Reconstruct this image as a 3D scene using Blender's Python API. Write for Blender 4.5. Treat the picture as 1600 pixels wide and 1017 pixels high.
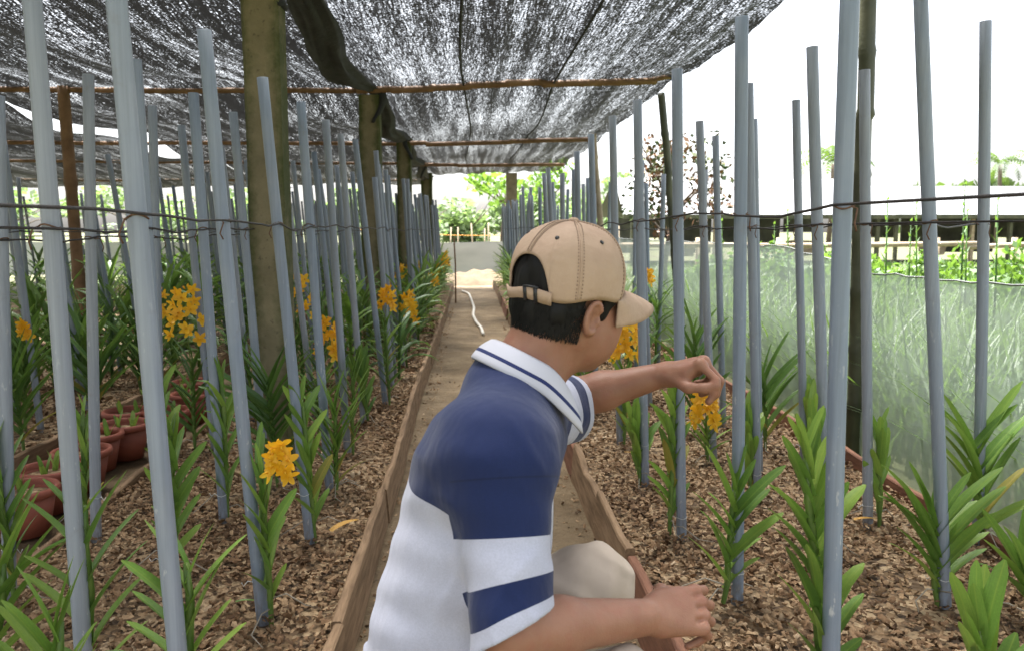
import bpy, math, random
import numpy as np
from mathutils import Vector, Matrix

random.seed(7)
rng = np.random.default_rng(11)
R = math.radians
scene = bpy.context.scene
for o in list(bpy.data.objects):
    bpy.data.objects.remove(o, do_unlink=True)
col = scene.collection

# ------------------------------------------------------------------ camera
CAM = Vector((0.0, 0.0, 1.02))
F_PX, CX, CY = 1250.0, 800.0, 508.5
PITCH = math.atan(146.5 / F_PX)
YAW = math.atan(66.0 * math.cos(PITCH) / F_PX)
FWD = Vector((math.sin(YAW) * math.cos(PITCH), math.cos(YAW) * math.cos(PITCH), -math.sin(PITCH)))
RGT = Vector((math.cos(YAW), -math.sin(YAW), 0.0))
UPV = RGT.cross(FWD)
cam_data = bpy.data.cameras.new('camera')
cam = bpy.data.objects.new('camera', cam_data)
col.objects.link(cam)
cam.matrix_world = Matrix((
    (RGT.x, UPV.x, -FWD.x, CAM.x), (RGT.y, UPV.y, -FWD.y, CAM.y),
    (RGT.z, UPV.z, -FWD.z, CAM.z), (0, 0, 0, 1)))
cam_data.sensor_width = 36.0
cam_data.lens = 36.0 * F_PX / 1600.0
cam_data.clip_start = 0.05
cam_data.clip_end = 2000.0
cam_data.dof.use_dof = True
cam_data.dof.focus_distance = 2.0
cam_data.dof.aperture_fstop = 7.0
scene.camera = cam

# ------------------------------------------------------------------ light
SUN_EL, SUN_AZ = R(72), R(-25)
world = bpy.data.worlds.new('World')
scene.world = world
world.use_nodes = True
wn = world.node_tree
for n in list(wn.nodes):
    wn.nodes.remove(n)
sky = wn.nodes.new('ShaderNodeTexSky')
sky.sky_type = 'NISHITA'
sky.sun_disc = False
sky.sun_elevation = SUN_EL
sky.sun_rotation = SUN_AZ
sky.air_density = 1.0
sky.dust_density = 4.0
hs = wn.nodes.new('ShaderNodeHueSaturation')          # an overcast, almost colourless sky
hs.inputs['Saturation'].default_value = 0.34
bg = wn.nodes.new('ShaderNodeBackground')
bg.inputs['Strength'].default_value = 0.06
wo = wn.nodes.new('ShaderNodeOutputWorld')
wn.links.new(sky.outputs[0], hs.inputs['Color'])
wn.links.new(hs.outputs[0], bg.inputs['Color'])
wn.links.new(bg.outputs[0], wo.inputs['Surface'])
sun_data = bpy.data.lights.new('sun', 'SUN')
sun_data.energy = 4.0
sun_data.angle = R(25)
sun_data.color = (1.0, 0.98, 0.96)
sun = bpy.data.objects.new('sun', sun_data)
col.objects.link(sun)
sd = Vector((math.sin(SUN_AZ) * math.cos(SUN_EL), math.cos(SUN_AZ) * math.cos(SUN_EL), math.sin(SUN_EL)))
sun.rotation_euler = sd.to_track_quat('Z', 'Y').to_euler()

vs = scene.view_settings
vs.view_transform = 'Standard'
vs.look = 'None'
vs.gamma = 1.0
vs.use_curve_mapping = False
vs.exposure = 3.1
scene.cycles.use_denoising = True
scene.cycles.max_bounces = 6
scene.cycles.diffuse_bounces = 3
scene.cycles.glossy_bounces = 2
scene.cycles.transmission_bounces = 3
scene.cycles.transparent_max_bounces = 10
scene.cycles.sample_clamp_indirect = 6.0


# ------------------------------------------------------------------ geometry of the view
def ray(px, py):
    return (FWD * F_PX + RGT * (px - CX) + UPV * (CY - py)).normalized()


def at_depth(px, py, d):
    r = ray(px, py)
    return CAM + r * (d / r.y)


def on_z(px, py, z=0.0):
    r = ray(px, py)
    return CAM + r * ((z - CAM.z) / r.z)


def to_px(p):
    v = Vector(p) - CAM
    w = v.dot(FWD)
    return CX + F_PX * v.dot(RGT) / w, CY - F_PX * v.dot(UPV) / w


# ------------------------------------------------------------------ materials
def new_mat(name):
    m = bpy.data.materials.new(name)
    m.use_nodes = True
    nt = m.node_tree
    b = nt.nodes['Principled BSDF']
    return m, nt, b, nt.nodes['Material Output']


def nd(nt, kind, **kw):
    n = nt.nodes.new(kind)
    for k, v in kw.items():
        if k in n.inputs.keys() if hasattr(n.inputs, 'keys') else False:
            n.inputs[k].default_value = v
        else:
            setattr(n, k, v)
    return n


def coords(nt, scale=(1, 1, 1), kind='Object'):
    tc = nt.nodes.new('ShaderNodeTexCoord')
    mp = nt.nodes.new('ShaderNodeMapping')
    mp.inputs['Scale'].default_value = scale
    nt.links.new(tc.outputs[kind], mp.inputs['Vector'])
    return mp.outputs['Vector']


def noise(nt, vec, scale, detail=4.0, rough=0.55):
    n = nt.nodes.new('ShaderNodeTexNoise')
    n.inputs['Scale'].default_value = scale
    n.inputs['Detail'].default_value = detail
    n.inputs['Roughness'].default_value = rough
    nt.links.new(vec, n.inputs['Vector'])
    return n.outputs['Fac']


def ramp(nt, fac, stops, interp='LINEAR'):
    r = nt.nodes.new('ShaderNodeValToRGB')
    r.color_ramp.interpolation = interp
    e = r.color_ramp.elements
    while len(e) < len(stops):
        e.new(0.5)
    for i, (p, c) in enumerate(stops):
        e[i].position = p
        if not hasattr(c, '__len__'):
            c = (c, c, c)
        e[i].color = (*c[:3], 1.0)
    nt.links.new(fac, r.inputs['Fac'])
    return r.outputs['Color']


def math_n(nt, op, a, b=None):
    n = nt.nodes.new('ShaderNodeMath')
    n.operation = op
    for i, v in enumerate((a, b)):
        if v is None:
            continue
        if isinstance(v, (int, float)):
            n.inputs[i].default_value = v
        else:
            nt.links.new(v, n.inputs[i])
    return n.outputs[0]


def mixc(nt, fac, a, b, blend='MIX'):
    n = nt.nodes.new('ShaderNodeMix')
    n.data_type = 'RGBA'
    n.blend_type = blend
    for i, v in ((0, fac), (6, a), (7, b)):
        if isinstance(v, (int, float)):
            n.inputs[i].default_value = v
        elif isinstance(v, tuple):
            n.inputs[i].default_value = (*v[:3], 1.0)
        else:
            nt.links.new(v, n.inputs[i])
    return n.outputs[2]


def ridged(nt, vec, scale, detail=2.0):
    n = nt.nodes.new('ShaderNodeTexNoise')
    n.noise_type = 'RIDGED_MULTIFRACTAL'
    n.inputs['Scale'].default_value = scale
    n.inputs['Detail'].default_value = detail
    n.inputs['Roughness'].default_value = 0.45
    nt.links.new(vec, n.inputs['Vector'])
    return n.outputs['Fac']


def bump(nt, b, h, strength=0.4, dist=0.01):
    n = nt.nodes.new('ShaderNodeBump')
    n.inputs['Strength'].default_value = strength
    n.inputs['Distance'].default_value = dist
    nt.links.new(h, n.inputs['Height'])
    nt.links.new(n.outputs['Normal'], b.inputs['Normal'])


def simple(name, c1, c2=None, rough=0.7, nscale=20, bscale=None, bstr=0.3, bdist=0.005, scale=(1, 1, 1), spec=0.4):
    m, nt, b, out = new_mat(name)
    b.inputs['Roughness'].default_value = rough
    b.inputs['Specular IOR Level'].default_value = spec
    v = coords(nt, scale)
    f = noise(nt, v, nscale, 5)
    nt.links.new(ramp(nt, f, [(0.3, c1), (0.7, c2 or c1)]), b.inputs['Base Color'])
    if bscale:
        bump(nt, b, noise(nt, v, bscale, 5), bstr, bdist)
    return m


M = {}


def leaf_mat(name, dark, mid, light, translucent=0.3, rough=0.4):
    m, nt, b, out = new_mat(name)
    oi = nt.nodes.new('ShaderNodeObjectInfo')
    v = coords(nt, (3, 14, 14))
    f = noise(nt, v, 3.0, 3)
    mixv = math_n(nt, 'ADD', math_n(nt, 'MULTIPLY', oi.outputs['Random'], 0.6), math_n(nt, 'MULTIPLY', f, 0.5))
    c = ramp(nt, mixv, [(0.15, dark), (0.5, mid), (0.95, light)])
    if name.startswith('orchid_leaf'):
        tco = nt.nodes.new('ShaderNodeTexCoord')
        sx = nt.nodes.new('ShaderNodeSeparateXYZ')
        nt.links.new(tco.outputs['Object'], sx.inputs[0])
        rib = ramp(nt, math_n(nt, 'ABSOLUTE', sx.outputs['Y']), [(0.0, 0.5), (0.012, 0.0)])
        c = mixc(nt, rib, c, (light[0] * 1.3, light[1] * 1.15, light[2] * 1.2))
        veins = noise(nt, coords(nt, (1.5, 90, 1.5)), 1.0, 2)
        c = mixc(nt, 0.35, c, ramp(nt, veins, [(0.3, 0.6), (0.7, 1.3)]), 'MULTIPLY')
        spots = noise(nt, coords(nt, (9, 22, 9)), 2.2, 4, .7)
        c = mixc(nt, ramp(nt, spots, [(0.70, 0.0), (0.76, 0.8)]), c, (0.20, 0.15, 0.05))
    nt.links.new(c, b.inputs['Base Color'])
    b.inputs['Roughness'].default_value = rough
    b.inputs['Specular IOR Level'].default_value = 0.5
    tr = nt.nodes.new('ShaderNodeBsdfTranslucent')
    nt.links.new(mixc(nt, 0.5, c, (0.25, 0.42, 0.05), 'MIX'), tr.inputs['Color'])
    mx = nt.nodes.new('ShaderNodeMixShader')
    mx.inputs[0].default_value = translucent
    nt.links.new(b.outputs[0], mx.inputs[1])
    nt.links.new(tr.outputs[0], mx.inputs[2])
    nt.links.new(mx.outputs[0], out.inputs['Surface'])
    return m


M['leaf'] = leaf_mat('orchid_leaf', (0.095, 0.19, 0.042), (0.17, 0.30, 0.055), (0.28, 0.40, 0.07), 0.30, 0.44)
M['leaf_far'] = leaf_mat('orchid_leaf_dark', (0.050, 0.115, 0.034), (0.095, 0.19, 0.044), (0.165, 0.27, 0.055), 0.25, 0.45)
M['leaf_old'] = leaf_mat('orchid_leaf_old', (0.20, 0.20, 0.04), (0.34, 0.28, 0.05), (0.42, 0.30, 0.07), 0.25, 0.55)
M['stem'] = simple('orchid_stem', (0.07, 0.14, 0.025), (0.14, 0.20, 0.04), 0.5, 30)
M['dry_leaf'] = simple('dry_leaf', (0.45, 0.22, 0.05), (0.6, 0.36, 0.08), 0.6, 30)
M['root'] = simple('orchid_root', (0.26, 0.22, 0.16), (0.40, 0.36, 0.29), 0.8, 60)
M['petal'] = leaf_mat('orchid_petal', (0.80, 0.38, 0.008), (0.88, 0.50, 0.012), (0.92, 0.60, 0.025), 0.3, 0.5)
for n_ in M['petal'].node_tree.nodes:
    if n_.type == 'BSDF_TRANSLUCENT':
        for l_ in list(n_.inputs['Color'].links):
            M['petal'].node_tree.links.remove(l_)
        n_.inputs['Color'].default_value = (0.9, 0.4, 0.02, 1)


def pvc():
    m, nt, b, out = new_mat('grey_pvc')
    oi = nt.nodes.new('ShaderNodeObjectInfo')
    v = coords(nt, (1, 1, 1))
    geo = nt.nodes.new('ShaderNodeNewGeometry')
    big = noise(nt, geo.outputs['Position'], 6, 4)
    c = mixc(nt, oi.outputs['Random'], (0.20, 0.245, 0.305), (0.27, 0.295, 0.33))
    c = mixc(nt, ramp(nt, big, [(0.45, 0.0), (0.75, 0.35)]), c, (0.33, 0.345, 0.36))
    mp = nt.nodes.new('ShaderNodeMapping')
    mp.inputs['Scale'].default_value = (70, 70, 22)
    nt.links.new(geo.outputs['Position'], mp.inputs['Vector'])
    spots = noise(nt, mp.outputs[0], 1.0, 3, 0.6)
    sep = nt.nodes.new('ShaderNodeSeparateXYZ')
    nt.links.new(geo.outputs['Position'], sep.inputs[0])
    low = ramp(nt, sep.outputs['Z'], [(0.05, 1.0), (0.75, 0.35), (1.0, 0.0)])
    c = mixc(nt, math_n(nt, 'MULTIPLY', ramp(nt, spots, [(0.63, 0.0), (0.70, 0.8)]), low), c, (0.6, 0.6, 0.58))
    mud = math_n(nt, 'MULTIPLY', ramp(nt, sep.outputs['Z'], [(0.0, 1.0), (0.16, 0.0)]), ramp(nt, spots, [(0.35, 0.0), (0.65, 0.8)]))
    c = mixc(nt, mud, c, (0.13, 0.11, 0.09))
    mp2 = nt.nodes.new('ShaderNodeMapping')
    mp2.inputs['Scale'].default_value = (120, 120, 3)
    nt.links.new(geo.outputs['Position'], mp2.inputs['Vector'])
    stk = noise(nt, mp2.outputs[0], 1.0, 4, .65)
    c = mixc(nt, 0.55, c, ramp(nt, stk, [(0.3, 0.72), (0.7, 1.22)]), 'MULTIPLY')
    c = mixc(nt, ramp(nt, noise(nt, geo.outputs['Position'], 14, 5, .7), [(0.60, 0.0), (0.78, 0.45)]), c, (0.20, 0.18, 0.15))
    nt.links.new(c, b.inputs['Base Color'])
    b.inputs['Roughness'].default_value = 0.48
    bump(nt, b, big, 0.05, 0.01)
    return m


M['pvc'] = pvc()
M['wire'] = simple('black_wire', (0.02, 0.02, 0.02), (0.045, 0.035, 0.03), 0.6, 40, 200, 0.5)
M['rust'] = simple('rusty_wire', (0.09, 0.045, 0.025), (0.16, 0.09, 0.05), 0.8, 60)
M['string'] = simple('white_string', (0.55, 0.55, 0.52), (0.65, 0.65, 0.62), 0.9, 60)
M['bamboo'] = simple('brown_bamboo', (0.16, 0.085, 0.04), (0.30, 0.17, 0.085), 0.6, 9, 60, 0.3)
M['bamboo_dark'] = simple('dark_bamboo', (0.035, 0.04, 0.022), (0.10, 0.10, 0.055), 0.5, 5, 60, 0.3)
M['bamboo_pale'] = simple('weathered_bamboo', (0.22, 0.17, 0.11), (0.40, 0.32, 0.22), 0.7, 9, 60, 0.3)
M['plank'] = simple('weathered_plank', (0.15, 0.09, 0.045), (0.34, 0.22, 0.125), 0.8, 6, 40, 0.5, 0.006, (9, 1, 9))
M['plank_red'] = simple('reddish_plank', (0.14, 0.06, 0.035), (0.28, 0.13, 0.075), 0.8, 6, 40, 0.5, 0.006, (9, 1, 9))
M['terracotta'] = simple('terracotta_pot', (0.22, 0.060, 0.038), (0.32, 0.095, 0.055), 0.6, 7, 40, 0.2)
M['hose'] = simple('white_hose', (0.60, 0.56, 0.48), (0.68, 0.64, 0.57), 0.5, 12)
M['bark'] = simple('tree_bark', (0.08, 0.06, 0.045), (0.17, 0.13, 0.10), 0.9, 12, 30, 0.6)
M['sand'] = simple('sand', (0.075, 0.052, 0.028), (0.125, 0.088, 0.05), 0.95, 8, 60, 0.6, 0.02)
M['white_roof'] = simple('white_roof_sheet', (0.13, 0.135, 0.14), (0.17, 0.172, 0.175), 0.7, 1.5)
M['dark_cloth'] = simple('dark_shade_cloth', (0.020, 0.021, 0.022), (0.045, 0.046, 0.048), 0.8, 8, 50, 0.5, 0.01)
M['shed_dark'] = simple('dark_shed_wall', (0.07, 0.072, 0.065), (0.18, 0.18, 0.14), 0.9, 2)


def concrete():
    m, nt, b, out = new_mat('mossy_concrete')
    b.inputs['Roughness'].default_value = 0.95
    v = coords(nt)
    base = ramp(nt, noise(nt, v, 5, 6, 0.65), [(0.3, (0.16, 0.135, 0.075)), (0.7, (0.29, 0.245, 0.145))])
    geo = nt.nodes.new('ShaderNodeNewGeometry')
    nrm = nt.nodes.new('ShaderNodeTexCoord')
    sep = nt.nodes.new('ShaderNodeSeparateXYZ')
    nt.links.new(nrm.outputs['Object'], sep.inputs[0])
    edge = math_n(nt, 'ABSOLUTE', sep.outputs['X'])
    mossf = math_n(nt, 'ADD', math_n(nt, 'MULTIPLY', noise(nt, v, 7, 6, 0.7), 0.9), math_n(nt, 'MULTIPLY', edge, 6.0))
    c = mixc(nt, ramp(nt, mossf, [(0.60, 0.0), (0.92, 0.92)]), base, (0.052, 0.068, 0.016))
    c = mixc(nt, ramp(nt, noise(nt, v, 45, 4), [(0.62, 0.0), (0.72, 0.6)]), c, (0.06, 0.05, 0.035))
    nt.links.new(c, b.inputs['Base Color'])
    bump(nt, b, noise(nt, v, 40, 6, 0.7), 0.5, 0.008)
    return m


M['concrete'] = concrete()


def net_mat(name, stops, col_=(0.028, 0.028, 0.030)):
    """woven black shade cloth: opaque yarns, real holes between them"""
    m, nt, b, out = new_mat(name)
    b.inputs['Base Color'].default_value = (*col_, 1)
    b.inputs['Roughness'].default_value = 0.7
    v1 = coords(nt, (115, 6.5, 1))
    v2 = coords(nt, (80, 62, 1))
    v3 = coords(nt, (1.3, 0.5, 1))
    v4 = coords(nt, (11, 0.35, 1))
    streak = noise(nt, v1, 1.0, 2, 0.6)
    grain = noise(nt, v2, 1.0, 1, 0.5)
    big = noise(nt, v3, 1.0, 1, 0.5)
    seam = noise(nt, v4, 1.0, 1, 0.5)
    s = math_n(nt, 'ADD', math_n(nt, 'MULTIPLY', streak, 0.95), math_n(nt, 'MULTIPLY', grain, 0.95))
    s = math_n(nt, 'ADD', s, math_n(nt, 'MULTIPLY', big, 0.35))
    s = math_n(nt, 'ADD', s, math_n(nt, 'MULTIPLY', seam, 0.55))
    s = math_n(nt, 'SUBTRACT', s, 0.9)
    a = ramp(nt, s, stops)
    tr = nt.nodes.new('ShaderNodeBsdfTransparent')
    tl = nt.nodes.new('ShaderNodeBsdfTranslucent')
    tl.inputs['Color'].default_value = (0.004, 0.004, 0.004, 1)
    yarn = nt.nodes.new('ShaderNodeMixShader')
    yarn.inputs[0].default_value = 0.5
    nt.links.new(b.outputs[0], yarn.inputs[1])
    nt.links.new(tl.outputs[0], yarn.inputs[2])
    mx = nt.nodes.new('ShaderNodeMixShader')
    nt.links.new(a, mx.inputs[0])
    nt.links.new(yarn.outputs[0], mx.inputs[1])
    nt.links.new(tr.outputs[0], mx.inputs[2])
    nt.links.new(mx.outputs[0], out.inputs['Surface'])
    return m


M['net_c'] = net_mat('shade_cloth', [(0.45, 0.0), (0.545, 0.07), (0.63, 0.19), (0.74, 0.62)])
M['net_l'] = net_mat('shade_cloth_dense', [(0.53, 0.0), (0.61, 0.03), (0.69, 0.13), (0.79, 0.75)])


def gauze():
    m, nt, b, out = new_mat('white_insect_mesh')
    b.inputs['Base Color'].default_value = (0.52, 0.56, 0.53, 1)
    b.inputs['Roughness'].default_value = 0.6
    tr = nt.nodes.new('ShaderNodeBsdfTransparent')
    tl = nt.nodes.new('ShaderNodeBsdfTranslucent')
    tl.inputs['Color'].default_value = (0.44, 0.48, 0.45, 1)
    y = nt.nodes.new('ShaderNodeMixShader')
    y.inputs[0].default_value = 0.5
    nt.links.new(b.outputs[0], y.inputs[1])
    nt.links.new(tl.outputs[0], y.inputs[2])
    v = coords(nt, (1, 3, 9))
    f = ramp(nt, noise(nt, v, 1.6, 5, 0.6), [(0.3, 0.45), (0.7, 0.28)])
    mx = nt.nodes.new('ShaderNodeMixShader')
    nt.links.new(f, mx.inputs[0])
    nt.links.new(y.outputs[0], mx.inputs[1])
    nt.links.new(tr.outputs[0], mx.inputs[2])
    nt.links.new(mx.outputs[0], out.inputs['Surface'])
    return m


M['gauze'] = gauze()
M['gauze_hem'] = simple('mesh_hem', (0.16, 0.17, 0.16), (0.24, 0.25, 0.24), 0.8, 9)
M['gauze_far'] = simple('white_mesh_far', (0.40, 0.41, 0.40), (0.50, 0.51, 0.49), 0.7, 1.2, scale=(1, 1, 3))


def shells_mat():
    m, nt, b, out = new_mat('peanut_shells')
    at = nt.nodes.new('ShaderNodeAttribute')
    at.attribute_name = 'tint'
    c = ramp(nt, at.outputs['Fac'], [(0.0, (0.080, 0.044, 0.022)), (0.35, (0.235, 0.136, 0.068)),
                                     (0.7, (0.40, 0.265, 0.145)), (1.0, (0.54, 0.40, 0.255))])
    v = coords(nt)
    c = mixc(nt, 0.5, c, ramp(nt, noise(nt, v, 140, 3), [(0.3, 0.45), (0.7, 1.2)]), 'MULTIPLY')
    nt.links.new(c, b.inputs['Base Color'])
    b.inputs['Roughness'].default_value = 0.8
    b.inputs['Specular IOR Level'].default_value = 0.3
    bump(nt, b, noise(nt, v, 260, 2), 0.4, 0.003)
    return m


M['shells'] = shells_mat()


def bed_mat():
    m, nt, b, out = new_mat('shell_litter_bed')
    v = coords(nt)
    vo = nt.nodes.new('ShaderNodeTexVoronoi')
    vo.inputs['Scale'].default_value = 45
    nt.links.new(v, vo.inputs['Vector'])
    sepc = nt.nodes.new('ShaderNodeSeparateColor')
    nt.links.new(vo.outputs['Color'], sepc.inputs[0])
    c = ramp(nt, sepc.outputs[0], [(0.0, (0.06, 0.036, 0.018)), (0.5, (0.23, 0.145, 0.072)), (1.0, (0.46, 0.33, 0.19))])
    nt.links.new(c, b.inputs['Base Color'])
    b.inputs['Roughness'].default_value = 0.9
    bump(nt, b, vo.outputs['Distance'], 0.8, 0.02)
    return m


M['bed'] = bed_mat()


def path_mat():
    m, nt, b, out = new_mat('wet_sandy_path')
    v = coords(nt)
    c = ramp(nt, noise(nt, v, 3, 8, 0.7), [(0.28, (0.095, 0.062, 0.028)), (0.5, (0.20, 0.137, 0.07)), (0.75, (0.33, 0.245, 0.14))])
    c = mixc(nt, ramp(nt, noise(nt, v, 55, 3), [(0.6, 0.0), (0.72, 0.7)]), c, (0.07, 0.05, 0.032))
    nt.links.new(c, b.inputs['Base Color'])
    b.inputs['Roughness'].default_value = 0.8
    bump(nt, b, math_n(nt, 'ADD', noise(nt, v, 9, 8, 0.75), math_n(nt, 'MULTIPLY', noise(nt, v, 70, 4, .7), .35)), 0.9, 0.04)
    return m


M['path'] = path_mat()
M['ground'] = simple('field_ground', (0.07, 0.06, 0.035), (0.085, 0.10, 0.035), 0.95, 0.6, 20, 0.6, 0.03)
M['grass'] = leaf_mat('tall_grass', (0.030, 0.062, 0.018), (0.055, 0.10, 0.028), (0.11, 0.16, 0.055), 0.35, 0.5)
M['crop'] = leaf_mat('crop_leaf', (0.028, 0.075, 0.012), (0.05, 0.115, 0.016), (0.09, 0.17, 0.025), 0.35, 0.5)
M['foliage'] = leaf_mat('tree_leaf', (0.022, 0.042, 0.014), (0.036, 0.062, 0.02), (0.06, 0.09, 0.032), 0.3, 0.6)
M['foliage_pale'] = leaf_mat('pale_tree_leaf', (0.12, 0.17, 0.085), (0.17, 0.23, 0.12), (0.24, 0.30, 0.17), 0.4, 0.7)
M['foliage_lime'] = leaf_mat('lime_leaf', (0.10, 0.20, 0.025), (0.15, 0.28, 0.035), (0.22, 0.36, 0.05), 0.45, 0.6)


def shrub_leaf():
    m, nt, b, out = new_mat('bronze_leaf')
    at = nt.nodes.new('ShaderNodeAttribute')
    at.attribute_name = 'tint'
    c = ramp(nt, at.outputs['Fac'], [(0.0, (0.045, 0.09, 0.025)), (0.45, (0.09, 0.11, 0.03)), (0.6, (0.17, 0.085, 0.04)), (1.0, (0.26, 0.13, 0.06))])
    nt.links.new(c, b.inputs['Base Color'])
    b.inputs['Roughness'].default_value = 0.5
    return m


M['bronze'] = shrub_leaf()


# ------------------------------------------------------------------ objects
def tag(o, label=None, cat=None, group=None, kind=None):
    if label:
        o['label'] = label
    if cat:
        o['category'] = cat
    if group:
        o['group'] = group
    if kind:
        o['kind'] = kind
    return o


def empty(name, loc=(0, 0, 0)):
    o = bpy.data.objects.new(name, None)
    o.empty_display_size = 0.05
    o.location = loc
    col.objects.link(o)
    return o


def obj(name, mesh, parent=None, loc=None):
    o = bpy.data.objects.new(name, mesh)
    col.objects.link(o)
    if parent is not None:
        o.parent = parent
    if loc is not None:
        o.location = loc
    return o


class MB:
    def __init__(s):
        s.v, s.f = [], []

    def grid(s, rows, close=False, cap0=False, cap1=False):
        b = len(s.v)
        n = len(rows[0])
        for r in rows:
            s.v.extend([tuple(p) for p in r])
        for i in range(len(rows) - 1):
            for j in range(n if close else n - 1):
                k = (j + 1) % n
                s.f.append((b + i * n + j, b + i * n + k, b + (i + 1) * n + k, b + (i + 1) * n + j))
        if cap0:
            s.f.append(tuple(b + j for j in range(n))[::-1])
        if cap1:
            s.f.append(tuple(b + (len(rows) - 1) * n + j for j in range(n)))
        return s

    def tube(s, path, rad, n=8, caps=True):
        path = [Vector(p) for p in path]
        if not hasattr(rad, '__len__'):
            rad = [rad] * len(path)
        rows = []
        side = None
        for i, p in enumerate(path):
            t = (path[min(i + 1, len(path) - 1)] - path[max(i - 1, 0)]).normalized()
            if side is None:
                ref = Vector((0, 0, 1)) if abs(t.z) < 0.9 else Vector((1, 0, 0))
                side = t.cross(ref).normalized()
            side = (side - t * side.dot(t)).normalized()
            up = t.cross(side)
            rows.append([p + (side * math.cos(2 * math.pi * j / n) + up * math.sin(2 * math.pi * j / n)) * rad[i] for j in range(n)])
        return s.grid(rows, True, caps, caps)

    def box(s, lo, hi, jit=0.0):
        b = len(s.v)
        for x in (lo[0], hi[0]):
            for y in (lo[1], hi[1]):
                for z in (lo[2], hi[2]):
                    s.v.append((x + random.uniform(-jit, jit), y + random.uniform(-jit, jit), z + random.uniform(-jit, jit)))
        for q in ((0, 1, 3, 2), (4, 6, 7, 5), (0, 4, 5, 1), (2, 3, 7, 6), (0, 2, 6, 4), (1, 5, 7, 3)):
            s.f.append(tuple(b + i for i in q))
        return s

    def mesh(s, name, mat, smooth=True):
        me = bpy.data.meshes.new(name)
        me.from_pydata(s.v, [], s.f)
        if smooth:
            me.polygons.foreach_set('use_smooth', [True] * len(me.polygons))
        if mat is not None:
            me.materials.append(mat)
        me.update()
        return me

    def build(s, name, mat, parent=None, smooth=True, loc=None):
        return obj(name, s.mesh(name, mat, smooth), parent, loc)


def np_mesh(name, V, Fq, mat, tint=None, smooth=True):
    me = bpy.data.meshes.new(name)
    V = np.asarray(V, np.float32)
    Fq = np.asarray(Fq, np.int32)
    k = Fq.shape[1]
    me.vertices.add(len(V))
    me.vertices.foreach_set('co', V.ravel())
    me.loops.add(Fq.size)
    me.loops.foreach_set('vertex_index', Fq.ravel())
    me.polygons.add(len(Fq))
    me.polygons.foreach_set('loop_start', np.arange(len(Fq), dtype=np.int32) * k)
    me.polygons.foreach_set('loop_total', np.full(len(Fq), k, np.int32))
    me.polygons.foreach_set('use_smooth', np.full(len(Fq), smooth))
    if tint is not None:
        a = me.attributes.new('tint', 'FLOAT', 'POINT')
        a.data.foreach_set('value', np.asarray(tint, np.float32))
    me.update(calc_edges=True)
    me.validate()
    if mat is not None:
        me.materials.append(mat)
    return me


ORD = ('first second third fourth fifth sixth seventh eighth ninth tenth eleventh twelfth thirteenth fourteenth fifteenth '
       'sixteenth seventeenth eighteenth nineteenth twentieth').split()


# ================================================================== the setting
Z_PATH, Z_GROUND = -0.12, -0.14
L_EDGE, L_OUT, L2_IN, L2_OUT = -0.335, -1.40, -2.0, -3.1
L3_IN, L3_OUT, L4_IN, L4_OUT = -3.8, -4.9, -5.6, -6.7
R_EDGE, R_OUT = 0.48, 1.70
BED_END = 16.6


def sheet(name, x0, x1, y0, y1, z, nx, ny, amp, mat, sc=1.0):
    xs = np.linspace(x0, x1, nx)
    ys = np.linspace(y0, y1, ny)
    X, Y = np.meshgrid(xs, ys)
    Z = z + amp * (np.sin(X * 7.3 * sc + np.sin(Y * 3.1 * sc) * 2) * np.cos(Y * 5.7 * sc + X * 2) + 0.6 * np.sin(Y * 13 * sc + X * 17 * sc)) / 1.6
    V = np.stack([X, Y, Z], -1).reshape(-1, 3)
    i = np.arange(nx * ny).reshape(ny, nx)
    Fq = np.stack([i[:-1, :-1], i[:-1, 1:], i[1:, 1:], i[1:, :-1]], -1).reshape(-1, 4)
    return tag(obj(name, np_mesh(name, V, Fq, mat)), kind='structure')


sheet('ground', -400, 400, -20, 800, Z_GROUND - 0.02, 40, 40, 0.0, M['ground'])
sheet('dirt_path', L_EDGE + 0.0, R_EDGE, -1.0, BED_END + 2.5, Z_PATH, 14, 240, 0.010, M['path'])
sheet('pot_alley', L2_IN, L_OUT, -1.0, BED_END, Z_PATH - 0.01, 8, 120, 0.008, M['path'])
sheet('side_path', L3_IN, L2_OUT, -1.0, BED_END, Z_PATH - 0.01, 8, 80, 0.008, M['path'])


def bed(name, x0, x1, y0, y1):
    me = MB().box((x0, y0, Z_GROUND - 0.01), (x1, y1, -0.03)).mesh(name, M['bed'], False)
    return me


for nm, x0, x1, y0 in (('bed_soil', L_OUT + .02, L_EDGE - .02, 0.3), ('bed_soil', L2_OUT + .02, L2_IN - .02, 1.2),
                       ('bed_soil', L3_OUT, L3_IN, 3.0), ('bed_soil', L4_OUT, L4_IN, 4.5), ('bed_soil', R_EDGE + .02, R_OUT - .02, 0.3)):
    tag(obj(nm, bed(nm, x0, x1, y0, BED_END)), kind='structure')
    sheet('bed_surface', x0, x1, y0, BED_END, -0.012, 10, 140, 0.012, M['bed'])

# shells ------------------------------------------------------------
def shell_template():
    """one half of a peanut shell: a two-lobed bowl, open side down"""
    rows = []
    prof = [(-1.0, 0.10), (-0.62, 0.86), (0.0, 0.62), (0.6, 0.92), (1.0, 0.12)]
    V = []
    for x, r in prof:
        for a in (0.0, math.pi * 0.5, math.pi):
            V.append((x, r * math.cos(a) * 0.66, r * math.sin(a) * 0.60))
    Fq = []
    for i in range(4):
        for j in range(2):
            Fq.append((i * 3 + j, i * 3 + j + 1, (i + 1) * 3 + j + 1, (i + 1) * 3 + j))
    return np.array(V), np.array(Fq)


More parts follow.
